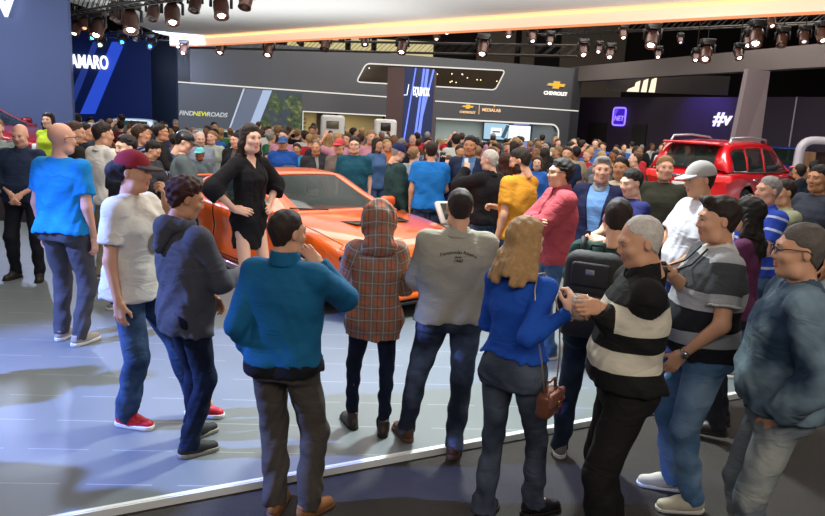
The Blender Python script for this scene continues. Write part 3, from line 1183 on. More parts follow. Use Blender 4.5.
def rot(yaw=0, pitch=0, roll=0):
    cy, sy, cp, sp, cr, sr = math.cos(yaw), math.sin(yaw), math.cos(pitch), math.sin(pitch), math.cos(roll), math.sin(roll)
    Z = A3([[cy, -sy, 0], [sy, cy, 0], [0, 0, 1]])
    X = A3([[1, 0, 0], [0, cp, -sp], [0, sp, cp]])
    Y = A3([[cr, 0, sr], [0, 1, 0], [-sr, 0, cr]])
    return Z @ X @ Y


CACHE = {}


def cached(fn):
    def g(*a):
        k = (fn.__name__,) + a
        if k not in CACHE:
            CACHE[k] = fn(*a)
        return CACHE[k]
    return g


def skull(F, w=1.0, jaw=1.0, o=0.0):
    F.add(ell((0, -.016, .030), (.073 * w + o, .094 + o, .086 + o)))
    F.add(ell((0, .022, -.030), (.060 * w * jaw + o, .072 + o, .088 + o)), 0.03)
    return F


@cached
def head_mesh(w, jaw, h, fem):
    F = Field((-.11, -.14, -.19), (.11, .15, .14), h)
    skull(F, w, jaw)
    F.add(ell((0, .062, -.094), (.026 * jaw, .024, .022)), 0.03)                      # chin
    F.add(cone((-.040 * jaw, .02, -.085), (.040 * jaw, .02, -.085), .030, .030), 0.03)  # jaw corners
    F.add(cone((-.034, .074, .030), (.034, .074, .030), .013, .013), 0.02)            # brow
    for sx in (-1, 1):
        F.add(ell((sx * .040 * w, .062, -.022), (.022, .022, .020)), 0.02)            # cheeks
        F.sub(ell((sx * .031, .099, .013), (.019, .014, .012)), 0.014)                # sockets
    F.add(cone((0, .084, .018), (0, .100, -.020), .008, .0120), 0.018)                # nose
    for sx in (-1, 1):
        F.add(ell((sx * .011, .094, -.026), (.009, .010, .008)), 0.008)
    lr = .009 if fem else .007
    F.add(ell((0, .089, -.050), (.022, .009, lr * .8)), 0.006)
    F.add(ell((0, .088, -.062), (.020, .010, lr)), 0.006)
    for sx in (-1, 1):
        F.add(ell((sx * (.073 * w + .005), -.010, -.004), (.009, .016, .028)), 0.008)
        F.sub(ell((sx * (.073 * w + .016), -.004, .000), (.006, .009, .016)), 0.006)
    F.add(cone((0, -.020, -.06), (0, -.035, -.175), .046 if not fem else .039, .050 if not fem else .042), 0.03)
    V, Q = F.nets()
    fc = V[Q].mean(1)
    mi = np.zeros(len(Q), int)
    mi[(np.abs(fc[:, 0]) < .024) & (fc[:, 1] > .086) & (fc[:, 2] < -.043) & (fc[:, 2] > -.071)] = 1
    # eyes: a ball and a dark iris cap in each socket
    for sx in (-1, 1):
        n = 8
        for r, cy, m in ((.0118, .0785, 2), (.0070, .0845, 3)):
            vs, qs = [], []
            for i in range(n + 1):
                for j in range(n):
                    th, ph = PI * i / n, 2 * PI * j / n
                    vs.append((sx * .031 + r * math.sin(th) * math.cos(ph), cy + r * math.sin(th) * math.sin(ph), .012 + r * math.cos(th) * (1 if m == 3 else .8)))
            for i in range(n):
                for j in range(n):
                    qs.append((i * n + j, i * n + (j + 1) % n, (i + 1) * n + (j + 1) % n, (i + 1) * n + j))
            Q = np.concatenate([Q, A3(qs) + len(V)])
            V = np.concatenate([V, A3(vs)])
            mi = np.concatenate([mi, np.full(len(qs), m)])
    return V, Q, mi


def hair_rule(kind):
    """front limit of the hair (y) by height (z)"""
    T = {'short': ((-.12, -.2), (-.085, -.075), (-.055, -.045), (-.03, -.028), (0.0, -.012), (.02, .012), (.045, .030), (.060, .052), (.078, .076), (.092, .088), (.12, .14)),
         'receding': ((-.12, -.2), (-.085, -.075), (-.055, -.045), (-.03, -.028), (0.0, -.018), (.03, .004), (.055, .018), (.08, .035), (.12, .05)),
         'fringe': ((-.12, -.2), (-.085, -.08), (-.05, -.045), (-.02, -.022), (.02, -.018), (.05, -.035), (.07, -.07), (.09, -.2)),
         'crown': ((-.12, -.2), (-.085, -.075), (-.055, -.045), (-.03, -.028), (0.0, -.012), (.02, .012), (.045, .030), (.062, .055), (.085, .07), (.12, .09)),
         'long': ((-.3, -.02), (-.10, .0), (-.05, .022), (0.0, .03), (.03, .036), (.055, .055), (.075, .080), (.12, .14))}
    P = A3(T[kind])
    return lambda z: np.interp(z, P[:, 0], P[:, 1])


@cached
def hair_mesh(style, t, h, w, seed, capped=False):
    """style: bald short receding fringe crown curly afro long wavy bun"""
    big = style in ('long', 'wavy', 'bob')
    F = Field((-.17, -.21, -.36 if big else -.17), (.17, .17, .20), h)
    rule = {'curly': 'short', 'afro': 'short', 'wavy': 'long', 'long': 'long', 'bob': 'long', 'bun': 'crown', 'quiff': 'short', 'puff': 'short'}.get(style, style)
    if style != 'bald':
        F.add(ell((0, -.016, .030), (.073 * w, .094, .086)))
        F.add(ell((0, -.014, -.030), (.063 * w, .066, .080)), 0.03)
        hr = hair_rule(rule)

        def thick(x, y, z):
            edge = np.clip((hr(z) - .35 * np.abs(x) * (z > .05) - y) / .050, 0, 1)
            low = 0.25 + 0.75 * np.clip((z + .07) / .11, 0, 1) if not big else 1.0
            return -(t * low * (0.12 + 0.88 * edge) + .0016)
        F.warp(thick)
        if style == 'quiff':
            F.add(cone((-.03, .06, .11), (.035, .065, .11), .022, .020), 0.03)
        if style in ('curly', 'afro'):
            F.warp(lambda x, y, z: 0.011 * np.sin(88 * x + seed) * np.sin(92 * y + 2 * seed) * np.sin(84 * z))
        else:
            F.warp(lambda x, y, z: (0.0016 * np.sin(150 * x + 20 * y + seed) + 0.0016 * np.sin(95 * (y + z) + 30 * x + seed)) * min(1, t / .012))
        hr = hair_rule(rule)
        F.clip(lambda x, y, z: (y + 0 * x) - hr(z) - .35 * np.abs(x) * (z > .05) + .0035 * np.sin(140 * x + 60 * z + seed) + .003 * np.sin(230 * x))
        if capped:
            F.clip(lambda x, y, z: z - .045 + 0 * x + 0 * y)
        if not big:
            F.clip(lambda x, y, z: -.088 - z + 0 * x + 0 * y)
            for sx in (-1, 1):
                F.sub(ell((sx * .085, .006, -.006), (.024, .024, .036)), 0.006)
        else:
            wv = 0.012 if style == 'wavy' else 0.004
            G = Field(F.lo, (.17, .17, .20), h)
            for i in range(9):
                a_ = -PI * (0.02 + 0.96 * i / 8)
                r0, r1 = .066, (.085 if style == 'long' else .108) + .012 * math.sin(i * 2.1 + seed)
                L = (-.20 if style == 'bob' else -.30) + .03 * math.sin(i * 1.7 + seed)
                pts = [(r0 * w * math.cos(a_), r0 * math.sin(a_) - .005, .03)]
                for q in (1, 2, 3, 4):
                    f_ = q / 4
                    rr = r0 + (r1 - r0) * f_
                    pts.append((rr * math.cos(a_) * 1.02 + wv * math.sin(q * 2.2 + i), rr * math.sin(a_) * 1.05 - .02 * f_ + wv * math.cos(q * 2 + i), .03 + (L - .03) * f_))
                for p_, q_ in zip(pts[:-1], pts[1:]):
                    G.add(cone(p_, q_, .026, .022), 0.02)
            G.warp(lambda x, y, z: 0.003 * np.sin(170 * x + 60 * y + seed + 8 * np.sin(20 * z)) if style == 'wavy' else 0.0025 * np.sin(170 * x + 60 * y + seed + 3 * np.sin(14 * z)))
            F.F = smin(F.F, G.F, 0.012)
        if style == 'puff':
            F.add(ell((0, -.11, -.005), (.078, .058, .066)), 0.02)
        if style == 'bun':
            F.add(ell((0, -.13, .05), (.045, .045, .042)), 0.02)
    for sx in (-1, 1):   # eyebrows
        if h < 0.012:
            F.add(cone((sx * .016, .0915, .031), (sx * .044, .079, .034), .0042, .0036), 0.002)
    return F.nets()


@cached
def beard_mesh(w, h):
    F = Field((-.10, -.10, -.15), (.10, .13, .04), h)
    F.add(ell((0, .022, -.030), (.060 * w + .006, .072 + .006, .088 + .006)), 0.03)
    F.add(ell((0, .062, -.094), (.031, .030, .028)), 0.03)
    F.add(cone((-.04, .02, -.085), (.04, .02, -.085), .036, .036), 0.03)
    F.clip(lambda x, y, z: np.maximum(z + .028 - .3 * np.abs(x) + 0 * y, (.0 - y) + 0 * x + 0 * z))
    F.sub(ell((0, .10, -.055), (.024, .03, .012)), 0.004)
    return F.nets()


@cached
def cap_mesh(h):
    F = Field((-.13, -.16, -.02), (.13, .15, .17), h)
    F.add(ell((0, -.012, .038), (.087, .108, .097)))
    F.clip(lambda x, y, z: .030 - z + 0 * x + 0 * y + 0.06 * np.minimum(y, 0))
    F.add(ell((0, -.012, .133), (.008, .008, .006)), 0.003)
    return F.nets()


@cached
def brim_mesh(h):
    F = Field((-.11, .0, -.04), (.11, .22, .09), h)
    F.add(Prim(lambda x, y, z: np.maximum(np.sqrt((x / .082) ** 2 + ((y - .06) / .115) ** 2) * .08 - .08,
                                          np.abs(z - (.050 - 0.22 * (y - .07) - 2.2 * x * x)) - .006)), 0.004)
    F.clip(lambda x, y, z: .05 - y + 0 * x + 0 * z)
    return F.nets()


@cached
def hand_mesh(curl, spread, h, thumb=0.5):
    """right hand: wrist at the origin, fingers +y, back of the hand +z, thumb towards -x"""
    F = Field((-.11, -.05, -.13), (.07, .22, .05), h)
    Z = (0, 0, 1)
    F.add(cone((0, -.03, 0), (0, .01, 0), .026, .027, flat=(Z, .75)), 0.01)
    F.add(cone((-.012, .02, 0), (-.018, .078, .001), .026, .020, flat=(Z, .58)), 0.01)
    F.add(cone((.010, .02, 0), (.016, .072, 0), .024, .018, flat=(Z, .58)), 0.015)
    F.add(cone((-.02, .015, -.006), (-.034, .045, -.012), .017, .014), 0.015)
    for i, (x, y, L) in enumerate(((-.029, .084, .070), (-.010, .090, .078), (.009, .087, .072), (.026, .078, .056))):
        p = A3((x, y, .001))
        a = 0.0
        sp = (x * 9) * spread
        c = curl * (0.85 + 0.12 * i)
        for ph, (l, r0, r1) in enumerate(((.46, .0098, .0088), (.30, .0088, .0080), (.24, .0080, .0066))):
            a += c * (0.75, 1.0, 0.7)[ph]
            d = A3((math.sin(sp) * math.cos(a), math.cos(sp) * math.cos(a), -math.sin(a)))
            q = p + d * L * l
            F.add(cone(p, q, r0, r1), 0.004)
            p = q
    p = A3((-.034, .040, -.012))
    d1 = A3((-.62 + .5 * thumb * curl * .5, .68, -.25 - .5 * thumb * curl * .6))
    d1 /= np.linalg.norm(d1)
    q = p + d1 * .034
    F.add(cone(p, q, .0125, .0105), 0.006)
    d2 = A3((-.15 + .7 * thumb * curl * .5, .85, -.25 - .7 * thumb * curl * .4))
    d2 /= np.linalg.norm(d2)
    F.add(cone(q, q + d2 * .030, .0105, .0082), 0.005)
    return F.nets()


@cached
def shoe_mesh(kind, h):
    """upper and sole; the foot points +y, ankle over the origin, ground at z=0"""
    F = Field((-.08, -.12, -.01), (.08, .24, .34 if kind == 'boot' else .16), h)
    F.add(cone((0, -.035, .045), (0, .06, .048), .040, .040, flat=((1, 0, 0), .92)), 0.02)
    F.add(cone((0, .05, .040), (.0, .150, .028), .043, .036), 0.03)
    top = .30 if kind == 'boot' else (.135 if kind == 'hightop' else .100)
    F.add(cone((0, .0, .05), (0, -.020, top), .040, .043 if kind != 'boot' else .058, cut='b'), 0.03)
    F.clip(lambda x, y, z: .012 - z + 0 * x + 0 * y)
    up = F.nets()
    G = Field((-.08, -.12, -.02), (.08, .24, .06), h)
    th = {'sneaker': .030, 'shoe': .022, 'boot': .026, 'hightop': .030, 'heel': .02}[kind]
    G.add(Prim(lambda x, y, z: np.maximum(np.sqrt((x / (.046 - .05 * np.abs(y - .06) * (y < .06))) ** 2 + (np.maximum(np.abs(y - .055) - .09, 0) / .046) ** 2) * .046 - .046,
                                          np.abs(z - th / 2) - th / 2)), 0.004)
    return up, G.nets()


def merge(parts):
    """parts: (V, Q, mi or None, extra dict) -> one"""
    V, Q, M, k = [], [], [], 0
    for p in parts:
        v, q = p[0], p[1]
        V.append(v)
        Q.append(q + k)
        M.append(p[2] if len(p) > 2 and p[2] is not None else np.zeros(len(q), int))
        k += len(v)
    return np.concatenate(V), np.concatenate(Q), np.concatenate(M)


def np_mesh(name, V, Q, mi=None, uv=None):
    me = bpy.data.meshes.new(name)
    me.vertices.add(len(V))
    me.vertices.foreach_set('co', np.asarray(V, np.float32).ravel())
    n = len(Q)
    me.loops.add(n * 4)
    me.loops.foreach_set('vertex_index', np.asarray(Q, np.int32).ravel())
    me.polygons.add(n)
    me.polygons.foreach_set('loop_start', np.arange(0, n * 4, 4, dtype=np.int32))
    me.polygons.foreach_set('loop_total', np.full(n, 4, np.int32))
    me.polygons.foreach_set('use_smooth', np.ones(n, bool))
    if mi is not None:
        me.polygons.foreach_set('material_index', np.asarray(mi, np.int32))
    me.update(calc_edges=True)
    if uv is not None:
        own = np.abs(np.asarray(uv[1]) - np.asarray(V)[:, 2]) < 1e-4     # vertices that belong to the trunk
        for nm, a in zip('uv', uv):
            c = np.asarray(a)[np.asarray(Q)]                     # per corner; a face that straddles two limbs takes one value
            jump = (c.max(1) - c.min(1)) > .06
            if jump.any():
                o_ = own[np.asarray(Q)][jump]
                pick = np.where(o_.any(1), o_.argmax(1), 0)
                c[jump] = c[jump][np.arange(jump.sum()), pick][:, None]
            at_ = me.attributes.new(nm, 'FLOAT', 'CORNER')
            at_.data.foreach_set('value', np.asarray(c, np.float32).ravel())
    me.validate()
    return me


def xf(V, R, t, mirror=False):
    if mirror:
        V = V * A3((-1, 1, 1))
    return V @ R.T + A3(t)


SKIN = {'light': 'dfb096', 'mid': 'd09c7c', 'tan': 'bb8562', 'dark': '8a5a40', 'deep': '5a382a', 'pink': 'dca68c'}
HAIRC = {'black': '1d1715', 'dark': '2c211b', 'brown': '4a3426', 'light': '8a6a4a', 'blond': 'a98558', 'grey': '8f8a86', 'white': 'c4bdb4', 'auburn': '3d1f17', 'salt': '5d5650'}


def person_mats(tone):
    s = mat('skin', SKIN[tone], 0.52, 0, 0.35, 0.06, 30, 0.05, 120)
    c = SKIN[tone]
    lip = mat('lips', {'light': 'c88478', 'mid': 'b87868', 'tan': 'a06652', 'dark': '744638', 'deep': '4c2c24', 'pink': 'c4826e'}[tone], 0.45)
    return [s, lip, mat('eye_white', '9c8f88', 0.3), mat('iris', '1e120c', 0.12)]


LOD = {0: (.016, .0105, .0055, .0050, .008), 1: (.024, .017, .0085, .0075, .012), 2: (.034, .027, .016, .011, .02)}
FEET0 = ((-.11, 0.0, 0.1), (.11, 0.0, -.1))
UP = (0, 0, 1)


def arm(kind, s):
    """wrist target, elbow hint, fingers direction, back-of-hand direction, curl; s = +1 right, -1 left"""
    K = {'down': ((.235, .03, .865), (.5, -1, 0), (0, .05, -1), (1, 0, 0), .45),
         'back': ((.21, -.06, .90), (.6, -1, 0), (0, .1, -1), (.6, -.8, 0), .5),
         'pocket': ((.190, .05, .935), (1.0, -.7, 0), (-.45, -.05, -1), (1, .1, 0), .3),
         'hip': ((.185, .03, 1.02), (1, -.35, -.1), (-.55, .8, -.15), (.7, .5, .4), .35),
         'hold': ((.10, .32, 1.12), (.7, -.4, -1), (-.45, .85, .1), (.6, .1, .5), .9),
         'cup': ((.11, .36, 1.14), (.5, -.4, -1), (-.3, 1, .05), (1, .2, .1), 1.0),
         'phone': ((.09, .30, 1.32), (.8, -.2, -1), (-.5, .3, .8), (.5, -.85, .1), .9),
         'camera': ((.075, .25, 1.50), (.9, 0, -1), (-.55, .4, .7), (.4, -.8, .2), .9),
         'raised': ((.14, .32, 1.66), (.8, -.1, -1), (-.4, .3, .8), (.3, -.8, .2), .7),
         'chin': ((.05, .185, 1.44), (.5, .3, -1), (-.25, .05, 1), (.1, 1, .1), .95),
         'cross': ((-.10, .20, 1.20), (1, .5, -.7), (-1, .1, .15), (0, 1, .2), .4),
         'front': ((.05, .20, .98), (1, -.4, -.4), (-.5, .4, -.7), (.3, .9, 0), .6),
         'ear': ((.115, .09, 1.55), (1, .1, -.35), (-.35, -.1, 1), (.9, .2, .1), .5)}[kind]
    w, hnt, fd, bd, c = K
    m = A3((s, 1, 1))
    return A3(w) * m, A3(hnt) * m, A3(fd) * m, A3(bd) * m, c


def make_person(loc, face, height=1.75, tone='mid', hair=('short', 'dark', .012), build=1.0, belly=0.0, fem=False, top=None, over=None,
                legs=None, shoes=None, dress=None, armL='down', armR='down', feet=FEET0, head=(0, 0, 0), lean=0.0, side=0.0, cap=None, hood=None, glasses=False,
                beard=None, watch=None, belt=None, lod=1, seed=1.0, label='', group=None, face_w=1.0, jaw=1.0, hiph=None, sit=False):
    """top/over: dict(m, sleeve, hem, fit, collar, hood, open, label); legs: dict(m, w); shoes: dict(kind, m, sole)"""
    hb, hc, hh, hn, hs = LOD[lod]
    g = build
    hz = hiph if hiph else .905
    dz = hz - .905
    nb = A3((side * .52, lean * .52, 0))
    # joints
    sh = {s: A3((s * (.166 if not fem else .145) * (0.6 + 0.4 * g) + side * .47, -.008 + lean * .47, 1.400 + dz)) for s in (-1, 1)}
    arms = {}
    for s, k in ((-1, armL), (1, armR)):
        if isinstance(k, str):
            spec = arm(k, s)
            w = spec[0] + (A3((0, 0, dz)))
        else:
            w = A3(k[0], float) + A3((0, 0, dz))
            if max(abs(v) for v in k[0]) > 20:                 # a wrist seen at a pixel, at distance k[0][2]
                q_ = Matrix.Rotation(-face, 3, 'Z') @ (at(k[0][0], k[0][1], k[0][2]) - Vector(loc)) / (height / 1.75)
                w = A3(tuple(q_))
            spec = (w, A3(k[1]), A3(k[2]), A3(k[3]), k[4])
        e, w = ik(sh[s], w, .292, .255, spec[1])
        arms[s] = (e, w, spec[2], spec[3], spec[4])
    lg = {}
    for s, (fx, fy, fyaw) in zip((-1, 1), feet):
        hip = A3((s * .088 * (0.5 + 0.5 * g), -.005, hz))
        if sit:
            kn, an = A3((s * .13, .42, hz + .02)), A3((s * .13, .62, hz - .33))
        else:
            kn, an = ik(hip, (fx, fy, .085), .425, .415, (s * .25 + .3 * -math.sin(fyaw), 1, 0))
        lg[s] = (hip, kn, an, fyaw)
    hcx = A3((0, .014, 1.618 + dz)) + nb * 1.25
    hR = rot(*head)
    bz = belly
    if fem:
        prof = [(.80, .160, .110, -.01), (.90, .178, .122, -.012), (.98, .166, .112, -.005), (1.09, .132, .095, .0), (1.18, .136, .100, .004), (1.27, .150, .124, .014), (1.34, .142, .108, .004), (1.40, .110, .080, -.01), (1.45, .068, .055, -.015), (1.50, .05, .05, -.015)]
    else:
        prof = [(.80, .158, .112, -.005), (.90, .166, .118, -.005), (.98, .162, .114, .0), (1.08, .154, .108, .0), (1.18, .160, .112, .0), (1.28, .168, .120, .002), (1.35, .160, .110, -.004), (1.405, .125, .086, -.012), (1.455, .078, .062, -.018), (1.50, .055, .05, -.018)]
    prof = [(z + dz, a * g, b * (0.45 + 0.55 * g) + bz * math.exp(-((z - 1.06) / .11) ** 2) * .5, c + bz * math.exp(-((z - 1.06) / .11) ** 2) * .5) for z, a, b, c in prof]
    ag = 0.7 + 0.3 * g
    pts = [p for s in (-1, 1) for p in (arms[s][0], arms[s][1], lg[s][1], lg[s][2])]
    lo = np.minimum(np.min(pts, 0) - .11, A3((-.26, -.24, 0.0)) * A3((g, g, 1)) + np.minimum(nb, 0))
    hi = np.maximum(np.max(pts, 0) + .11, A3((.26, .24, 1.60 + dz)) * A3((g, g, 1)) + np.maximum(nb, 0))
    lo[2] = min(-.02, lo[2]) if not sit else lg[1][2][2] - .05

    def off(P, o):
        return [(z, a + o, b + o, c) for z, a, b, c in P]

    # ---- skin
    ls_ = .80 if legs else 1.0
    B = Field(lo, hi, hb)
    B.add(stack(off(prof, -.016), .90 + dz, 1.47 + dz, lean, .95 + dz, side=side))
    for s in (-1, 1):
        e, w, fd, bd, cu = arms[s]
        B.add(cone(sh[s] * A3((.4, 1, 1)) + A3((side * .25, 0, .015)), sh[s], .04, .048 * ag), .03)
        B.add(cone(sh[s], e, .047 * ag, .039 * ag), .02)
        B.add(cone(e, w, .040 * ag, .0265), .015)
        hp, kn, an, fy = lg[s]
        B.add(cone(hp, kn, .078 * g * ls_, .050 * ls_), .03)
        B.add(cone(kn, an, .050 * ls_, .036 * ls_), .02)
        B.add(cone(kn + (an - kn) * .12 + A3((0, -.018, 0)), kn + (an - kn) * .5 + A3((0, -.012, 0)), .036 * ls_, .034 * ls_), .03)
        B.add(cone(an, an + A3((-math.sin(fy) * .1, math.cos(fy) * .1, -.045)), .034, .026), .02)
    B.add(cone((nb[0] * .95, -.018 + nb[1] * .95, 1.44 + dz), hcx + hR @ A3((0, -.02, -.05)), .053 if not fem else .044, .044 if not fem else .037), .03)
    parts = [B.nets()]
    hm = head_mesh(face_w, jaw, hh, fem)
    parts.append((xf(hm[0], hR, hcx), hm[1], hm[2]))
    for s in (-1, 1):
        e, w, fd, bd, cu = arms[s]
        if isinstance(cu, tuple):
            cu, spd = cu
        else:
            spd = .25
        hv, hq = hand_mesh(cu, spd, hn)
        if s < 0:
            hq = hq[:, ::-1]
        parts.append((xf(hv, frame(fd, bd), w, s < 0), hq))
    V, Q, M = merge(parts)
    me = np_mesh('person', V, Q, M)
    root = link('person', me, None, person_mats(tone))
    props(root, label, 'person', group)

    def part(name, VQ, m, parent=root, uv=None, lab=None, mi=None):
        if len(VQ[0]) == 0:
            return None
        ms = m if isinstance(m, (list, tuple)) else [m]
        o = link(name, np_mesh(name, VQ[0], VQ[1], mi, uv), parent, ms)
        return props(o, lab)

    # ---- trousers
    if legs:
        lw = {'slim': (.086, .056, .044), 'reg': (.088, .066, .058), 'loose': (.093, .077, .068), 'boot': (.090, .060, .066), 'short': (.1, .08, .08)}[legs.get('w', 'reg')]
        T = Field(lo, (hi[0], hi[1], 1.12 + dz), hc)
        T.add(stack(off(prof, .004), .84 + dz, 1.035 + dz, lean, .95 + dz, side=side))
        for s in (-1, 1):
            hp, kn, an, fy = lg[s]
            kk = g if not fem else g * 1.03
            T.add(cone(hp, kn, lw[0] * kk, lw[1] * (0.6 + 0.4 * g)), .03)
            end = an + (an - kn) / np.linalg.norm(an - kn) * .035
            T.add(cone(kn, end, lw[1] * (0.6 + 0.4 * g), lw[2], cut='b'), .02)
            T.add(ell(hp + A3((s * .0, -.055, .01)), (.075 * g, .075 * g, .085)), .04)
        am = .010 if lod == 0 else .010
        fo = folds(am, seed * 3.1, 1.0)
        T.warp(lambda x, y, z: fo(x, y, z) * (0.35 + 0.65 * np.clip((.62 - z) / .45, 0, 1)) + 0 * x)
        T.clip(lambda x, y, z: z - (1.035 + dz) + 0 * x + 0 * y)
        part('trousers', T.nets(), legs['m'])
        if belt:
            Bf = Field((lo[0], lo[1], .97 + dz), (hi[0], hi[1], 1.06 + dz), hc)
            Bf.add(stack(off(prof, .010), 1.0 + dz, 1.035 + dz, lean, .95 + dz, side=side))
            part('belt', Bf.nets(), belt)
    if shoes:
        (uV, uQ), (sV, sQ) = shoe_mesh(shoes['kind'], hs)
        for s in (-1, 1):
            hp, kn, an, fy = lg[s]
            R = rot(fy)
            t = (an[0], an[1], 0.0 if not sit else an[2] - .085)
            so = part('shoe', (xf(uV, R, t), uQ), shoes['m'])
            part('sole', (xf(sV, R, t), sQ), shoes.get('sole', mat('rubber_sole', '2a2826', 0.8)), parent=so)

    # ---- tops
    def garment(d, name):
        fit = d.get('fit', .014)
        hem = d.get('hem', .93) + dz
        sl = d.get('sleeve', 'short')
        G = Field(lo, (hi[0], hi[1], 1.56 + dz), hc)
        pr = [(z, a + fit * k_, b + fit * k_, c) for z, a, b, c in prof for k_ in [1.0 if z < 1.30 + dz else (.75 if z < 1.38 + dz else (.5 if z < 1.42 + dz else .25))]]
        fl = d.get('flare', 0.0)
        if hem < .80 + dz:
            pr = [(hem - .02, pr[0][1] + fl, pr[0][2] + fl * .6, pr[0][3])] + pr
        elif fl:
            pr = [(z, a + fl * max(0, (1.12 + dz - z)) / .2, b + fl * .7 * max(0, (1.12 + dz - z)) / .2, c) for z, a, b, c in pr]
        G.add(stack(pr, hem, 1.478 + dz, lean, .95 + dz, side=side))
        fo = fit - .012
        if legs and hem > .80 + dz:
            lr_ = {'slim': .086, 'loose': .093}.get(legs.get('w'), .088) * g + .019
            for s in (-1, 1):
                hp, kn = lg[s][:2]
                G.add(cone(hp + (hp - kn) * .15, kn, lr_, lr_ * .8), .03)
                G.add(ell(hp + A3((0, -.055, .01)), (.075 * g + .028, .075 * g + .026, .10)), .04)
            G.clip(lambda x, y, z: hem - z + .02 * np.sin(9 * x + seed) * .5 + 0 * y)
        for s in (-1, 1):
            e, w = arms[s][:2]
            G.add(cone(sh[s] * A3((.4, 1, 1)) + A3((side * .25, 0, .018)), sh[s], .044 + fo, .056 * ag + fo), .03)
            L1 = np.linalg.norm(e - sh[s])
            if sl == 'short':
                q = sh[s] + (e - sh[s]) * .68
                G.add(cone(sh[s], q, .058 * ag + fo, .060 * ag + fo, cut='b', uv=1.415 + dz), .025)
            elif sl == 'long':
                G.add(cone(sh[s], e, .058 * ag + fo, .052 * ag + fo, uv=1.415 + dz), .025)
                G.add(cone(e, w - (w - e) * .03, .052 * ag + fo, .036 + fo, cut='b', uv=1.415 + dz - L1), .02)
            elif sl == 'elbow':
                q = e + (w - e) * .45
                G.add(cone(sh[s], e, .057 * ag + fo, .05 * ag + fo, uv=1.415 + dz), .025)
                G.add(cone(e, q, .05 * ag + fo, .046 * ag + fo, cut='b', uv=1.415 + dz - L1), .02)
            elif sl == 'wide':
                G.add(cone(sh[s], e, .06 + fo, .075 + fo, uv=1.415 + dz), .025)
                G.add(cone(e, e + (w - e) * .35, .075 + fo, .085 + fo, cut='b'), .03)
        am = (.0085 if lod == 0 else .009) * d.get('folds', 1.0)
        fw = folds(am, seed * 1.9 + 0.7, 0.9)
        G.warp(lambda x, y, z: fw(x, y, z) * (0.45 + 0.55 * np.clip((1.30 + dz - z) / .3, 0, 1)))
        if d.get('open'):
            ow = d['open']
            G.clip(lambda x, y, z: np.where(y > .0, ow * (0.5 + 0.6 * np.clip((z - 1.0 - dz) / .4, 0, 1)) - np.abs(x - side * .3), -1.0) + 0 * z)
        if d.get('vneck'):
            vn = d['vneck']
            G.clip(lambda x, y, z: np.where(y > .02, np.minimum(z - (1.46 + dz - vn) - 1.8 * np.abs(x), .05), -1.0))
        VQ = G.nets()
        o = part(name, VQ, d['m'], uv=G.uv(VQ[0]), lab=d.get('label'))
        if d.get('cuff'):
            for s in (-1, 1):
                e, w = arms[s][:2]
                q = sh[s] + (e - sh[s]) * .68 if sl == 'short' else w
                u_ = (e - sh[s]) if sl == 'short' else (w - e)
                u_ = u_ / np.linalg.norm(u_)
                c_ = Field(q - .11, q + .11, hc)
                r_ = (.062 * ag if sl == 'short' else .040) + fo
                c_.add(cone(q - u_ * (.010 if sl == 'short' else .05), q + u_ * .006, r_, r_, cut='ab'))
                part('cuff', c_.nets(), d['cuff'], parent=o)
        nk = A3((side * .50, -.018 + lean * .50, 1.47 + dz))
        if d.get('collar'):
            st = d.get('cstyle', 'polo')
            rr, zt = (.073, .040) if st == 'polo' else ((.076, .060) if st == 'high' else (.070, .014))
            if fem:
                rr *= .88
            C_ = Field(nk - .14, nk + .14, min(hc, .010) if lod < 2 else hc)
            if st == 'polo':
                C_.add(cone(nk + A3((0, .0, -.04)), nk + A3((0, .012, zt)), rr + .028, rr - .006, cut='ab'))
            else:
                C_.add(cone(nk + A3((0, .0, -.018)), nk + A3((0, .006, zt)), rr + .012, rr, cut='ab'))
            C_.sub(cone(nk + A3((0, .0, zt * .4)), nk + A3((0, .012, zt + .05)), rr - .014, rr - .010), .004)
            if st in ('polo', 'high') :
                C_.clip(lambda x, y, z: np.where(y > nk[1] + .03, .014 + .55 * np.maximum(z - nk[2], -.03) - np.abs(x - nk[0]), -1.0))
            C_.clip(lambda x, y, z: np.where(y > nk[1], z - nk[2] - zt + .45 * (y - nk[1]), -1.0) + 0 * x)
            part('collar', C_.nets(), d['collar'], parent=o)
        if d.get('hood') == 'down':
            H_ = Field(nk - .22, nk + .22, hc)
            H_.add(cone(nk + A3((-.075, -.035, .0)), nk + A3((0, -.10, -.01)), .040, .055), .02)
            H_.add(cone(nk + A3((.075, -.035, .0)), nk + A3((0, -.10, -.01)), .040, .055), .02)
            H_.add(cone(nk + A3((-.08, .02, .0)), nk + A3((-.075, -.035, .0)), .028, .038), .02)
            H_.add(cone(nk + A3((.08, .02, .0)), nk + A3((.075, -.035, .0)), .028, .038), .02)
            H_.add(cone(nk + A3((0, -.11, -.01)), nk + A3((0, -.15, -.13)), .065, .035), .04)
            H_.warp(folds(.005, seed + 2, 1.6))
            VQ = H_.nets()
            part('hood', VQ, d['m'], parent=o, uv=(VQ[0][:, 0], VQ[0][:, 2]))
        if d.get('hood') == 'up':
            H_ = Field((-.20, -.24, -.27), (.20, .17, .20), hc * .8)
            H_.add(ell((0, -.030, .025), (.124, .138, .128), uv=True))
            H_.add(cone((0, -.025, -.03), (0, -.035, -.17), .112, .10, uv=.0), .05)
            H_.add(cone((-.07, -.02, -.19), (.07, -.02, -.19), .06, .06), .05)
            H_.warp(folds(.010, seed + 4, 1.2))
            H_.sub(ell((0, .13, -.01), (.072, .10, .105)), .01)
            v_, q_ = H_.nets()
            part('hood', (xf(v_, hR, hcx), q_), d['m'], parent=o, uv=(v_[:, 0] * 1.0, v_[:, 2]))
        return o
    top_o = garment(top, top.get('name', 'shirt')) if top else None
    over_o = garment(over, over.get('name', 'jacket')) if over else None
    if dress:
        garment(dress, 'dress')

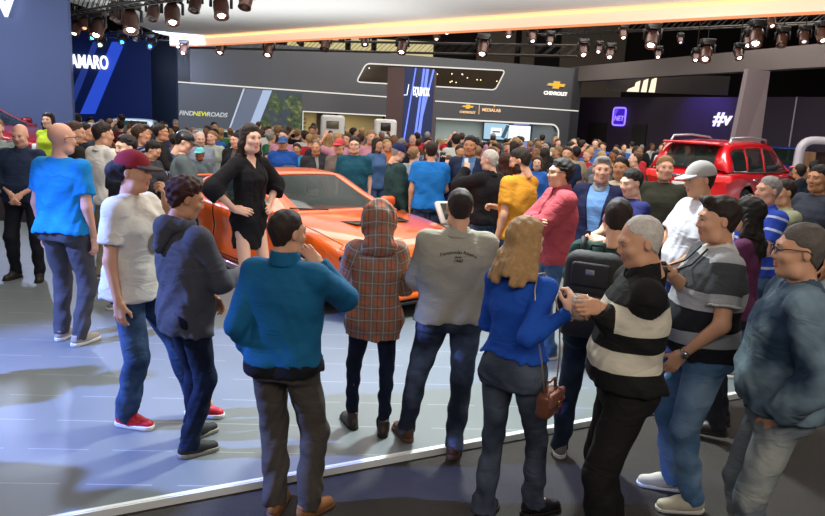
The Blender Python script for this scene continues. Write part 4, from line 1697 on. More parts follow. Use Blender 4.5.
    # ---- head things, in the head's frame
    def hp_(v):
        return xf(v, hR, hcx)
    st, hcol, ht = hair
    hm_ = mat('hair', HAIRC[hcol], 0.6, 0, 0.3, 0.35, 60, 0.5, 150)
    hv, hq = hair_mesh(st, ht, max(hh, .0065) if st in ('curly', 'long', 'wavy', 'bob') else hh, face_w, float(int(seed) % 3), bool(cap))
    part('hair' if st != 'bald' else 'eyebrows', (hp_(hv), hq), hm_)
    if beard:
        bv, bq = beard_mesh(face_w, hh)
        part('beard', (hp_(bv), bq), mat('beard', HAIRC[beard], 0.7, 0, 0.2, 0.3, 80, 0.5, 150))
    if cap:
        cv, cq = cap_mesh(hh)
        Rb = rot(cap.get('turn', 0.0))
        co = part('cap', (hp_(xf(cv, Rb, (0, 0, 0))), cq), cap['m'])
        bv, bq = brim_mesh(max(hh * .8, .004))
        part('brim', (hp_(xf(bv, Rb, (0, 0, 0))), bq), cap.get('brim', cap['m']), parent=co)
    if glasses:
        gb = MB()
        for s in (-1, 1):
            ring = [hp_(A3([[s * .032 + .021 * math.cos(t), .104 - .004 * abs(math.cos(t)), .012 + .015 * math.sin(t)]]))[0] for t in np.linspace(0, 2 * PI, 12, endpoint=False)]
            gb.tube(ring, .0019, 5, closed=True)
            gb.tube([hp_(A3([p]))[0] for p in ((s * .053, .100, .018), (s * .082, .05, .018), (s * .086, -.01, .012), (s * .084, -.03, -.004))], .0024, 5)
        gb.tube([hp_(A3([p]))[0] for p in ((-.011, .104, .016), (.011, .104, .016))], .002, 5)
        gb.build('glasses', glasses if not isinstance(glasses, bool) else mat('glasses_frame', '17120f', 0.3), root)
    if watch:
        s = 1 if watch == 'R' else -1
        e, w = arms[s][:2]
        u_ = (w - e) / np.linalg.norm(w - e)
        q = w - u_ * .02
        wb = MB()
        a_ = Vector(u_)
        wb.lathe([(.029, -.010), (.0325, -.008), (.0325, .008), (.029, .010)], q, a_, 16)
        n_ = Vector(arms[s][3])
        n_ = (n_ - a_ * n_.dot(a_)).normalized()
        wb.lathe([(.0, .028), (.019, .028), (.019, .040), (.0, .041)], q, n_, 16)
        wb.build('wristwatch', mat('steel', 'b8b4ac', 0.25, 0.9), root)
    sc = height / 1.75
    root.location = loc
    root.rotation_euler = (0, 0, face)
    root.scale = (sc, sc, sc)
    info = dict(arms=arms, hR=hR, hcx=hcx, sc=sc, face=face, loc=Vector(loc), top=top_o, over=over_o, sh=sh)
    return root, info


def to_world(info, p):
    v = Matrix.Rotation(info['face'], 3, 'Z') @ (Vector(p) * info['sc'])
    return info['loc'] + v
ORD = 'first second third fourth fifth sixth seventh eighth ninth tenth eleventh twelfth thirteenth fourteenth fifteenth sixteenth seventeenth eighteenth nineteenth twentieth'.split()
# ================================================================ lighting trusses and moving heads
ALU = mat('truss_metal', '4a4540', 0.45, 0.6)
HEADM = mat('lamp_black', '1b1716', 0.4, 0, 0.5)
HEADB = mat('lamp_brown', '4a2e24', 0.35, 0.2, 0.5)


def truss(a, b, label, s=.28):
    a, b = Vector(a), Vector(b)
    e = empty('truss', a, 0, label, 'truss')
    d = b - a
    L = d.length
    t = d.normalized()
    w = Vector((-t.y, t.x, 0)).normalized()
    u = Vector((0, 0, 1))
    ch = MB()
    cor = [w * (s / 2), -w * (s / 2), w * (s / 2) + u * s, -w * (s / 2) + u * s]
    for c in cor:
        ch.tube([c, c + d], .022, 6)
    ch.build('chords', ALU, e)
    br = MB()
    n = max(2, int(L / s / 1.1))
    for i in range(n):
        p, q = d * (i / n), d * ((i + 1) / n)
        for j, k in ((0, 1), (2, 3), (0, 2), (1, 3)):
            br.tube([p + cor[j], q + cor[k]], .010, 4, caps=False)
    br.build('braces', ALU, e)
    return e


def stage_light(pos, target, size, label, power=0.0, lens='f4f0ff', ls=8.0, brown=True, group='moving head lamps on the trusses', col=(1, .95, .9), hang=None):
    """pos: where the yoke hangs"""
    e = empty('stage_light', pos, 0, label, 'stage light', group)
    s = size
    MB().rbox((0, 0, -.06 * s), (.34 * s, .26 * s, .12 * s), .02).build('base', HEADM, e)
    if hang is None:
        hang = 4.27 if pos[2] < 4.25 and pos[1] < 17 else 9.5
    MB().tube([(0, 0, -.02), (0, 0, hang - pos[2])], .012, 6).build('hanging_rod', ALU, e)
    d = (Vector(target) - Vector(pos)).normalized()
    hc_ = Vector((0, 0, -.36 * s))
    side = d.cross(Vector((0, 0, 1)))
    side = side.normalized() if side.length > .05 else Vector((1, 0, 0))
    y = MB()
    for k in (-1, 1):
        y.tube([side * k * .10 * s + Vector((0, 0, -.10 * s)), side * k * .19 * s + Vector((0, 0, -.16 * s)), side * k * .19 * s + hc_], .030 * s, 6)
    y.rbox((0, 0, -.12 * s), (.26 * s, .26 * s, .05 * s), .01)
    y.build('yoke', HEADM, e)
    h = MB()
    h.lathe([(0, -.22 * s), (.10 * s, -.21 * s), (.145 * s, -.12 * s), (.15 * s, .0), (.135 * s, .14 * s), (.145 * s, .20 * s), (.12 * s, .20 * s), (.115 * s, .17 * s), (0, .17 * s)], hc_, d, 16)
    h.build('head', HEADB if brown else HEADM, e)
    MB().lathe([(0, .0), (.066 * s, 0.0), (.055 * s, .02 * s), (0, .03 * s)], hc_ + d * .172 * s, d, 14).build('lens', emis('lens_' + lens + str(ls), lens, ls), e)
    if power:
        p = Vector(pos) + hc_ + d * .3 * s
        spot('lamp_beam', p, target, power, col, .9, .7, .06)
    return e


tA, tB = at(66, 16, 17.2), at(262, -30, 10.6)
truss((tA.x - .4, tA.y, tA.z - .05), (tB.x, tB.y, 3.92), 'dark lighting truss rising over the left aisle with the big lamps')
row = [(75, 26, 16.8, 1.0, 'ffe8c0', 3), (84, 22, 16.6, .9, 'ffb080', 1.2), (97, 22, 16.0, 1.25, 'fff6e0', 14), (113, 14, 15.4, .7, '60584f', .3), (119, 12, 15.2, .9, '806a5a', .3),
       (130, 13, 14.8, 1.35, 'fffaf0', 14), (153, 4, 14.2, 1.0, '54483f', .3), (172, 6, 13.6, 1.2, 'fffaf0', 14), (195, -4, 13.0, .9, '54483f', .3), (221, -1, 12.4, 1.1, 'fff6e8', 12), (246, -7, 11.6, .9, '54483f', .3)]
for i, (px, py, Y, s, lc, ls) in enumerate(row):
    f = (Y - 10.6) / 6.6
    z = tA.z
    p = at(px, py - 9 - 2 * s, Y)
    tz = max(p.z, 3.9)
    stage_light((p.x, Y, min(tz, 4.2)), (p.x + (.9 if i % 2 else -.3), Y - 2.2, -.5), s * .82, 'big brown moving head lamp on the left truss, lamp %s from its lower end' % ('first second third fourth fifth sixth seventh eighth ninth tenth eleventh'.split()[i]),
                lens=lc, ls=ls, group='lamps on the left truss')
# trusses behind the canopy edge
tC, tD = at(176, 44, 24.0), at(570, 28, 20.5)
tE = at(860, 20, 13.5)
zt = 4.05
truss((-7.9, 23.4, 4.0), (4.2, 19.6, 4.0), 'dark lighting truss hanging behind the canopy edge, over the picture screen')
truss((3.6, 22.8, 4.9), (13.2, 15.2, 4.95), 'dark lighting truss under the hall roof, before the grey beam', .34)
truss((3.0, 26.5, 5.6), (14.5, 20.5, 5.8), 'higher dark lighting truss crossing behind the lamps over the violet stand', .34)
row = [(178, 47, 22.6, .9, '9fd0ff', 10), (184, 52, 22.0, 1.0, 'fff2dc', 8), (193, 44, 22.8, .7, 'a8c8e8', 3), (205, 43, 22.4, 1.0, 'd8fff0', 12), (221, 50, 22.0, 1.1, 'fff4e4', 14), (236, 41, 22.9, .9, 'e8f4ff', 8),
       (248, 43, 21.8, .8, '5a5048', .3), (269, 50, 21.4, 1.25, 'fffaf0', 16), (279, 42, 22.2, .8, 'f0f8ff', 8), (300, 42, 21.2, .9, '5a5048', .3), (326, 44, 20.8, 1.2, '5a5048', .3), (342, 40, 20.8, .8, '605850', .5),
       (365, 42, 20.6, 1.0, 'e8e0e8', 2), (403, 46, 20.4, 1.25, 'fffaf4', 16), (437, 38, 20.4, .9, 'ffe8d8', 3), (447, 35, 20.2, .7, 'fff8f0', 8), (484, 46, 20.0, 1.35, 'fffaf4', 16), (509, 35, 20.0, .9, 'e8f4ff', 6), (533, 38, 19.8, 1.0, 'd8e8ff', 5)]
for i, (px, py, Y, s, lc, ls) in enumerate(row):
    p = at(px, py - 12, Y)
    stage_light((p.x, Y, p.z), (p.x + (.8, -.8, .3)[i % 3], Y - 2.6, -.5), s * .78, '%s moving head lamp behind the canopy edge, counting from the canopy corner' % ORD[i], lens=lc, ls=ls, group='lamps behind the canopy edge')
row = [(551, 40, 18.5, .8, 'fff4e4', 6), (584, 48, 18.3, 1.0, 'fff8f0', 12), (600, 50, 18.4, .7, 'fff8f0', 8), (611, 52, 18.2, .9, 'dff6ff', 8), (624, 33, 19.4, .9, 'ffe4c8', 5), (654, 32, 17.6, 1.35, 'f4fff8', 24), (659, 55, 18.2, .7, 'fff4e4', 8), (681, 42, 18.6, .6, '7890ff', 5),
       (708, 48, 17.2, 1.2, 'f8f4ff', 12), (697, 57, 18.9, .8, 'ffffff', 8), (740, 52, 17.6, .9, 'f4fcff', 8), (759, 29, 16.8, 1.35, 'f4fff8', 24), (750, 38, 17.9, 1.0, 'e8f8ff', 10), (773, 20, 16.0, .8, 'ffd8c0', 4), (784, 36, 16.4, 1.0, '6a5c50', .4), (806, 34, 15.8, .9, 'c8c4d0', 1.5), (824, 30, 15.2, 1.0, 'ffe0c8', 5)]
for i, (px, py, Y, s, lc, ls) in enumerate(row):
    p = at(px, py - 9, Y)
    stage_light((p.x, Y, p.z), (p.x - (.8, -.5, 1.5)[i % 3], Y - 3.0, -.5), s * .78, '%s roof lamp counting rightwards from above the gold emblem' % ORD[i], lens=lc, ls=ls, group='lamps of the right roof rig')
# small blue washers near the navy wall
for px, py, Y, lc in ((93, 33, 23.5, '38a8ff'), (101, 40, 23.3, 'e8fff4'), (123, 37, 23.2, '2f8cff'), (137, 33, 23.0, '6a6a72'), (151, 41, 22.8, '2f78ff')):
    p = at(px, py - 7, Y)
    stage_light((p.x, Y, p.z), (p.x + .3, Y - 5, 1.0), .85, 'small washer lamp glowing %s before the navy wall, %s' % (('pale' if lc[0] in 'e6' else 'blue'), {93: 'highest and outermost', 101: 'just under the outermost', 123: 'above the last letter', 137: 'unlit, between two blue ones', 151: 'lowest, near the canopy corner'}[px]),
                lens=lc, ls=7 if lc != '6a6a72' else .4, brown=False, group='washers before the navy wall')
tr3 = truss((-10.5, 24.2, 4.28), (-7.6, 22.6, 4.12), 'short dark truss carrying the blue washers before the navy wall', .2)
# ================================================================ cars
def smooth_tab(T, ys, sig=0.10):
    T = A3(T, float)
    fine = np.linspace(T[0, 0], T[-1, 0], 400)
    out = []
    for c in range(1, T.shape[1]):
        v = np.interp(fine, T[:, 0], T[:, c])
        st = (fine[1] - fine[0])
        k = int(sig / st * 3)
        w = np.exp(-0.5 * ((np.arange(-k, k + 1) * st) / sig) ** 2)
        w /= w.sum()
        vp = np.concatenate([2 * v[0] - v[k:0:-1], v, 2 * v[-1] - v[-2:-k - 2:-1]])
        out.append(np.interp(ys, fine, np.convolve(vp, w, 'valid')))
    return out


def car_paint(name, hexc, metal=0.25):
    m, p = base(name, srgb(hexc), 0.32, metal, 0.5, coat=1.0)
    return m


def glass_mat(name='car_glass', col='24332e', alpha=.62):
    if name in MATS:
        return MATS[name]
    m, p = base(name, srgb(col), 0.04, 0, 0.7)
    p.inputs['Alpha'].default_value = alpha
    MATS[name] = m
    return m


TYRE = None


def make_wheel(parent, x, y, r, w, side, rim_m, spokes=5, label=None):
    T = mat('tyre', '17171a', 0.75)
    o = Vector((side, 0, 0))
    c = Vector((x, y, r))
    rr = r * .70
    mb = MB()
    mb.lathe([(rr, -w / 2), (r * .93, -w / 2), (r, -w * .36), (r, w * .36), (r * .93, w / 2), (rr, w / 2), (rr * .96, w * .3)], c, o, 32)
    wl = mb.build('wheel', T, parent)
    rm = MB()
    rm.lathe([(rr, w * .44), (rr * .95, w * .46), (rr * .92, w * .30), (rr * .9, -w * .2), (0, -w * .2)], c, o, 32)
    rm.lathe([(0, w * .36), (r * .10, w * .36), (r * .13, w * .28), (r * .13, w * .1)], c, o, 16)
    for k in range(spokes):
        a_ = 2 * PI * k / spokes + .3
        for da in (-.10, .10):
            d = Vector((0, math.cos(a_ + da * .4), math.sin(a_ + da * .4)))
            d2 = Vector((0, math.cos(a_ + da), math.sin(a_ + da)))
            rm.tube([c + o * w * .28 + d * r * .10, c + o * w * .36 + d2 * rr * .96], [r * .05, r * .035], 5)
    rm.build('rim', rim_m, wl)
    return wl


def make_car(spec, loc, rz, label, name='car', group=None, detail=2):
    """y forward, origin on the ground midway between the axles"""
    sp = spec
    root = empty(name, loc, rz, label, 'car', group, scale=sp.get('scale', 1.0))
    paint = sp['paint']
    gl = sp.get('glass', glass_mat())
    dark = mat('car_black', '131315', 0.35)
    L0_, L1_ = sp['body'][0][0], sp['body'][-1][0]
    NS = 60 if detail == 2 else 34
    ys = np.linspace(L0_, L1_, NS)
    w, sh_z, tz, zs = smooth_tab(sp['body'], ys, .09)
    prof = []
    for i in range(NS):
        W, SZ, TZ, ZS = w[i], sh_z[i], tz[i], zs[i]
        prof.append([(W * .84, ZS), (W * .95, ZS + .02), (W * .985, ZS + .10), (W * .985, ZS + (SZ - ZS) * .42), (W * .965, ZS + (SZ - ZS) * .62), (W * .99, ZS + (SZ - ZS) * .84), (W * .985, SZ - .03),
                     (W * .955, SZ), (W * .90, SZ + (TZ - SZ) * .35), (W * .80, SZ + (TZ - SZ) * .72), (W * .55, TZ - .012), (W * .28, TZ), (0, TZ + .006)])
    K = len(prof[0])
    full = K * 2 - 1
    V, Fc = [], []
    for i in range(NS):
        row = [(-x, ys[i], z) for x, z in prof[i]] + [(x, ys[i], z) for x, z in prof[i][-2::-1]]
        V += row
    for i in range(NS - 1):
        for k in range(full - 1):
            Fc.append((i * full + k, i * full + k + 1, (i + 1) * full + k + 1, (i + 1) * full + k))
        Fc.append((i * full, (i + 1) * full, (i + 1) * full + full - 1, i * full + full - 1))
    # front and rear caps: rows across, bulged a little
    for i, s in ((0, -1), (NS - 1, 1)):
        for k in range(K - 1):
            a, b, c, d = i * full + k, i * full + k + 1, i * full + full - 2 - k, i * full + full - 1 - k
            if k == K - 2:
                Fc.append((a, b, d) if s > 0 else (d, b, a))
            else:
                Fc.append((a, b, c, d) if s > 0 else (d, c, b, a))
    bm = bmesh.new()
    vs = [bm.verts.new(v) for v in V]
    for f in Fc:
        try:
            bm.faces.new([vs[j] for j in f])
        except ValueError:
            pass
    bmesh.ops.recalc_face_normals(bm, faces=bm.faces)
    me = bpy.data.meshes.new('body')
    bm.to_mesh(me)
    bm.free()
    body = link('body', me, None, [paint, dark])
    r_ = sp['wheel_r']
    ax = sp['axle']
    cut = []
    if detail >= 1:
        for y in (-ax, ax):
            mb = MB().lathe([(0, -2), (r_ * 1.16, -2), (r_ * 1.16, 2), (0, 2)], (0, y, r_ * 1.02), (1, 0, 0), 36)
            co = mb.build('cut', dark)
            md = body.modifiers.new('b', 'BOOLEAN')
            md.operation, md.object, md.solver = 'DIFFERENCE', co, 'EXACT'
            cut.append(co)
        dg = bpy.context.evaluated_depsgraph_get()
        nm = bpy.data.meshes.new_from_object(body.evaluated_get(dg))
        body.modifiers.clear()
        body.data = nm
        for co in cut:
            bpy.data.objects.remove(co)
    me = body.data
    me.materials.clear()
    me.materials.append(paint)
    me.materials.append(dark)
    # split the shell into panels (door, bonnet ...) by where the faces lie
    bm = bmesh.new()
    bm.from_mesh(me)
    groups = {}
    for f in bm.faces:
        c = f.calc_center_median()
        f.smooth = True
        g = 'body'
        if abs(f.normal.x) > .95 and abs(c.x) < w.max() * .6:
            f.material_index = 1
        inarch = min((c.y - ax) ** 2, (c.y + ax) ** 2) ** .5 < r_ * 1.3 and abs(((min(abs(c.y - ax), abs(c.y + ax))) ** 2 + (c.z - r_ * 1.02) ** 2) ** .5 - r_ * 1.16) < .02
        if inarch and abs(f.normal.x) < .3:
            f.material_index = 1
            f.smooth = True
        if f.normal.z < -.9 and c.z < .4:
            f.material_index = 1
        for nm_, y0, y1 in sp.get('doors', ()):
            if y0 < c.y < y1 and c.z > sp['door_z'] and abs(c.x) > .72 and f.material_index == 0:
                g = nm_ + ('R' if c.x > 0 else 'L')
        by = sp.get('bonnet')
        if by and by[0] < c.y < by[1] and f.normal.z > .5 and abs(c.x) < w.max() * .86:
            g = 'bonnet'
        groups.setdefault(g, []).append(f)
    out = {}
    for g, fs in groups.items():
        vm, vv, ff, mi = {}, [], [], []
        for f in fs:
            t = []
            for v in f.verts:
                if v.index not in vm:
                    vm[v.index] = len(vv)
                    vv.append(tuple(v.co))
                t.append(vm[v.index])
            ff.append(t)
            mi.append(f.material_index)
        m2 = bpy.data.meshes.new(g)
        m2.from_pydata(vv, [], ff)
        m2.polygons.foreach_set('material_index', mi)
        m2.polygons.foreach_set('use_smooth', [True] * len(ff))
        m2.update()
        # seam: pull the panel's own border a hair inwards
        if g != 'body' and detail == 2:
            b2 = bmesh.new()
            b2.from_mesh(m2)
            cen = sum((v.co for v in b2.verts), Vector()) / len(b2.verts)
            for v in b2.verts:
                if v.is_boundary:
                    v.co = v.co + (cen - v.co).normalized() * .012 + Vector((0, 0, 0))
                    v.co.x *= .992
            b2.to_mesh(m2)
            b2.free()
        nm_ = 'bonnet' if g == 'bonnet' else ('body' if g == 'body' else 'door')
        out[g] = link(nm_, m2, root, [paint, dark])
    bm.free()
    bpy.data.objects.remove(body)
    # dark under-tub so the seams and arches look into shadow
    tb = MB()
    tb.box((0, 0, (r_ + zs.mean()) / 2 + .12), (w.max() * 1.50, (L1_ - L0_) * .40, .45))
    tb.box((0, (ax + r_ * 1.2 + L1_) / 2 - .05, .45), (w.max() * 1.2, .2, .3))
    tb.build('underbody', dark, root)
    # greenhouse
    G = sp['cabin']     # rows: y, half width at belt, half width at top, z top ; belt height from table
    yg = np.linspace(G[0][0], G[-1][0], 44 if detail == 2 else 26)
    wb, wt, zt, zb = smooth_tab(G, yg, .05)
    c0, c1, r0, r1 = sp['cuts']       # y: rear glass from, rear glass to, windscreen from, windscreen to
    panes = sp['panes']
    parts = {}
    NX = 9

    def gpt(i, k):
        """k: 0..5 up the left side, then across, then down the right"""
        W, T, Z, B = wb[i], min(wt[i], wb[i]), max(zt[i], zb[i] + .002), zb[i]
        if k <= 5:
            f = k / 5
            return (-(W + (T - W) * f + .03 * math.sin(PI * f)), yg[i], B + (Z - .03 - B) * f)
        if k >= 5 + NX:
            f = (10 + NX - k) / 5
            return ((W + (T - W) * f + .03 * math.sin(PI * f)), yg[i], B + (Z - .03 - B) * f)
        f = (k - 5) / NX
        x = -T + 2 * T * f
        bul = 1 - (2 * f - 1) ** 2
        return (x, yg[i] + (sp.get('bow', .10) * bul if yg[i] > (c1 + r0) / 2 else -sp.get('bow', .10) * .6 * bul) * min(1, max(0, (zt.max() - Z) / .25)), Z - .03 + .035 * bul ** .5)
    for i in range(len(yg) - 1):
        ym = (yg[i] + yg[i + 1]) / 2
        for k in range(10 + NX):
            key = 'roof'
            if 5 <= k < 5 + NX:
                inner = 5 < k < 5 + NX - 1 or True
                fx = (k + .5 - 5) / NX
                if r0 < ym < r1 and .06 < fx < .94:
                    key = 'windscreen'
                elif c0 < ym < c1 and .06 < fx < .94:
                    key = 'rear_window'
            else:
                f = (k + .5) / 5 if k < 5 else (10 + NX - k - .5) / 5
                hgt = max(zt[i], zb[i]) - zb[i]
                for pi_, (p0, p1) in enumerate(panes):
                    if p0 < ym < p1 and f < .86 and hgt > .10:
                        key = 'side_window%d%s' % (pi_, 'L' if k < 5 else 'R')
            parts.setdefault(key, MB()).raw([gpt(i, k), gpt(i, k + 1), gpt(i + 1, k + 1), gpt(i + 1, k)], [(0, 1, 2, 3)], 0, True)
    for key, mb in parts.items():
        nm_ = ''.join(ch for ch in key if not ch.isdigit()).rstrip('LR') if key != 'roof' else 'roof'
        me = mb.mesh(nm_)
        b2 = bmesh.new()
        b2.from_mesh(me)
        bmesh.ops.remove_doubles(b2, verts=b2.verts, dist=.0005)
        bmesh.ops.recalc_face_normals(b2, faces=b2.faces)
        b2.to_mesh(me)
        b2.free()
        o = link(nm_, me, root, [paint if key == 'roof' else gl])
        if key == 'roof':
            md = o.modifiers.new('s', 'SOLIDIFY')
            md.thickness = .02
            md.offset = 0
    # interior
    if detail >= 1:
        it = MB()
        ym0, ym1 = c1, r0
        bz_ = float(np.mean(zb))
        it.box((0, (G[0][0] + G[-1][0]) / 2, bz_ - .005), (wb.mean() * 1.86, (G[-1][0] - G[0][0]) * .82, .03))
        it.rbox((0, r0 + .30, bz_ + .05), (wb.mean() * 1.7, .35, .12), .05)
        it.build('dashboard', mat('interior', '1d1e20', 0.7), root)
        for s in (-1, 1):
            st_ = MB()
            y_ = r0 - .60
            st_.rbox((s * .37, y_ - .28, bz_ + .10), (.46, .16, .42), .06, R=Matrix.Rotation(.2, 3, 'X'))
            st_.rbox((s * .37, y_ - .34, bz_ + .33), (.24, .10, .14), .04)
            st_.build('seat', mat('seat_dark', '26262a', 0.6), root)
    for y in (-ax, ax):
        for s in (-1, 1):
            make_wheel(root, s * (w.max() * .965 - .135), y, r_, .235, s, sp['rim'], sp.get('spokes', 5))
    return root, dict(w=w, ys=ys, tz=tz, zs=zs, sh=sh_z, root=root)


CHROME = mat('chrome', 'c8c8c8', 0.12, 0.9)
DARKTRIM = mat('car_black', '131315', 0.35)
MIRR = mat('mirror_glass', '60686c', 0.05, 0.8)


def mirrors(root, x, y, z, paint, sx=1.0):
    for s in (-1, 1):
        mb = MB().rbox((s * (x + .10), y, z), (.22 * sx, .12, .14), .05, seg=3)
        mb.tube([(s * (x - .03), y, z - .06), (s * (x + .04), y, z - .03)], .025, 6)
        o = mb.build('wing_mirror', paint, root)
        MB().rbox((s * (x + .10), y - .062, z), (.17 * sx, .006, .10), .02).build('mirror_glass', MIRR, o)


# ---- the orange coupe
ORANGE = car_paint('orange_paint', 'f0620f', 0.0)
SILVER_RIM = mat('rim_silver', 'a8a8aa', 0.25, 0.8)
DARK_RIM = mat('rim_dark', '2c2c30', 0.3, 0.7)
coupe = dict(paint=ORANGE, rim=DARK_RIM, wheel_r=.345, axle=1.405, spokes=5, door_z=.26,
             body=[(-2.40, .80, .84, .98, .36), (-2.30, .87, .90, 1.04, .28), (-2.0, .925, .94, 1.05, .22), (-1.5, .95, .95, 1.02, .18), (-1.0, .945, .90, .96, .17), (0, .925, .86, .93, .16), (.7, .925, .85, .965, .16), (1.1, .94, .86, .97, .17), (1.5, .95, .87, .94, .18), (1.9, .935, .82, .89, .18), (2.2, .87, .74, .82, .18), (2.36, .74, .66, .74, .20)],
             cabin=[(-2.02, .76, .64, 1.03, 1.02), (-1.55, .80, .63, 1.13, .985), (-1.05, .83, .63, 1.27, .93), (-.5, .845, .64, 1.335, .90), (-.05, .85, .65, 1.315, .89), (.45, .85, .70, 1.13, .90), (.98, .82, .76, .955, .935)],
             cuts=(-1.95, -1.08, .02, .94), panes=((-1.30, -.62), (-.56, .60)), doors=(('door', -.62, .72),), bonnet=(1.02, 2.18), scale=1.0)
CARX, CARY, CARR = -1.50, 8.95, 3.860
orange, inf = make_car(coupe, (CARX, CARY, ST), CARR, 'glossy orange sports coupe on the white stage', 'sports_car')
o_ = orange
BLACKG = mat('grille_black', '0c0c0d', 0.35)
g = MB().rbox((0, 2.335, .56), (1.36, .10, .20), .04)
g.build('upper_grille', BLACKG, o_)
gm = MB().rbox((0, 2.325, .375), (1.30, .10, .17), .03).build('lower_grille', BLACKG, o_)
b_ = MB()
for k in range(5):
    b_.box((0, 2.382, .31 + k * .035), (1.22, .012, .008))
for k in range(4):
    b_.box((0, 2.392, .50 + k * .035), (1.26, .012, .008))
b_.build('grille_bars', mat('grille_bar', '3c3c40', 0.3, 0.5), gm)
MB().rbox((0, 2.335, .235), (1.56, .16, .075), .03).build('front_lip', ORANGE, o_)
MB().rbox((0, 2.36, .175), (1.60, .16, .03), .012).build('splitter', BLACKG, o_)
for s in (-1, 1):
    hl = MB().rbox((s * .70, 2.20, .665), (.34, .20, .10), .04, rz=-s * .42).build('headlight', mat('lamp_glass', '2a2c30', 0.08, 0, .8), o_)
    MB().rbox((s * .70, 2.285, .675), (.20, .03, .03), .01, rz=-s * .42).build('lamp_strip', mat('lamp_white', 'e8ecf0', 0.2), hl)
    MB().rbox((s * .30, 1.62, .925), (.20, .26, .012), .01, rz=s * .25).build('bonnet_vent', BLACKG, o_)
    MB().tube([(s * .905, .10, .74), (s * .935, .16, .745), (s * .935, .30, .745), (s * .905, .36, .74)], .014, 6).build('door_handle', ORANGE, o_)
    MB().rbox((s * .925, -.15, .17), (.07, 2.0, .09), .03).build('side_skirt', mat('skirt_gloss', '9a8a94', 0.12, 0.5), o_)
    MB().tube([(s * .80, .96, .945), (s * .845, .4, .895), (s * .845, -.4, .905), (s * .80, -1.2, .96)], .010, 5).build('belt_trim', mat('trim_black', '202022', 0.3), o_)
    MB().tube([(s * .25, 1.03, .985), (s * (.25 + .42), .86, 1.0)], .008, 5).build('wiper', BLACKG, o_)
mirrors(o_, .86, .62, .99, ORANGE)
MB().rbox((0, -2.33, 1.075), (1.50, .16, .03), .014, R=Matrix.Rotation(.12, 3, 'X')).build('spoiler', ORANGE, o_)
# ---- red sport utility car
REDP = car_paint('red_paint', 'd0141f', 0.0)
suv = dict(paint=REDP, rim=SILVER_RIM, wheel_r=.365, axle=1.363, spokes=5, door_z=.34,
           body=[(-2.28, .80, .92, 1.02, .36), (-2.15, .87, 1.0, 1.07, .30), (-1.8, .91, 1.03, 1.08, .26), (-1.0, .92, .99, 1.06, .25), (0, .92, .97, 1.04, .25), (1.0, .92, .98, 1.05, .25), (1.5, .915, .94, 1.05, .26), (1.95, .89, .86, .98, .27), (2.25, .78, .74, .88, .30)],
           cabin=[(-2.22, .80, .66, 1.12, 1.05), (-2.12, .81, .64, 1.42, 1.05), (-1.92, .82, .63, 1.60, 1.05), (-1.2, .83, .63, 1.645, 1.04), (-.3, .84, .64, 1.65, 1.02), (.25, .84, .65, 1.59, 1.02), (.75, .83, .70, 1.30, 1.02), (1.2, .81, .74, 1.04, 1.03)],
           cuts=(-2.20, -1.98, .30, 1.15), panes=((-2.0, -1.35), (-1.25, -.50), (-.42, .85)), doors=(('doorrear', -1.28, -.46), ('doorfront', -.46, .92)), bow=.05)
SUVL, SUVR = (7.0, 15.5, .35), -.80
rs, inf2 = make_car(suv, SUVL, SUVR, 'glossy red family utility car with silver roof rails on a raised plinth', 'utility_car')
for s in (-1, 1):
    ra = MB().tube([(s * .60, -1.85, 1.60), (s * .60, -1.75, 1.70), (s * .61, -.9, 1.735), (s * .60, .0, 1.70), (s * .60, .12, 1.62)], .024, 8)
    ra.build('roof_rail', mat('rail_silver', 'c4c6c8', 0.25, 0.6), rs)
    tl = MB().rbox((s * .70, -2.23, .93), (.36, .14, .15), .04, rz=s * .3).build('tail_light', mat('tail_red', 'd8203a', 0.15, emit='ff5030', estr=.35), rs)
    MB().rbox((s * .66, -2.305, .93), (.24, .02, .05), .01, rz=s * .3).build('lamp_strip', emis('tail_amber', 'ffb890', 1.0), tl)
    for y_ in (.15, -1.05):
        MB().tube([(s * .90, y_ - .12, .90), (s * .93, y_ - .08, .90), (s * .93, y_ + .08, .90), (s * .90, y_ + .12, .90)], .014, 6).build('door_handle', CHROME, rs)
    MB().tube([(s * .845, 1.1, 1.05), (s * .865, .2, 1.03), (s * .865, -1.2, 1.05), (s * .83, -2.0, 1.08)], .012, 5).build('belt_trim', CHROME, rs)
    MB().rbox((s * .90, 0, .30), (.06, 2.3, .14), .03).build('side_skirt', DARKTRIM, rs)
mirrors(rs, .86, .95, 1.10, REDP)
MB().rbox((0, -2.12, 1.585), (1.15, .30, .045), .02).build('roof_spoiler', REDP, rs)
MB().rbox((0, -2.29, .93), (.95, .03, .05), .01).build('chrome_bar', CHROME, rs)
MB().rbox((0, -2.30, .72), (.52, .02, .17), .01).build('number_plate', mat('plate_white', 'd8d4cc', 0.4), rs)
MB().rbox((0, -2.24, .40), (1.45, .14, .20), .05).build('rear_bumper', DARKTRIM, rs)
# its plinth
pr_ = Matrix.Rotation(SUVR, 3, 'Z')
pp = MB().rbox((0, 0, SUVL[2] / 2), (2.6, 5.2, SUVL[2] - .001), .03)
pl_ = pp.build('display_plinth', mat('plinth_white', 'cdd2d4', 0.35), None, label='low white display plinth under the red utility car', category='plinth') if False else pp.build('display_plinth', mat('plinth_white', 'cdd2d4', 0.35))
props(pl_, 'low white display plinth under the red utility car', 'plinth')
pl_.location = (SUVL[0], SUVL[1], 0)
pl_.rotation_euler = (0, 0, SUVR)

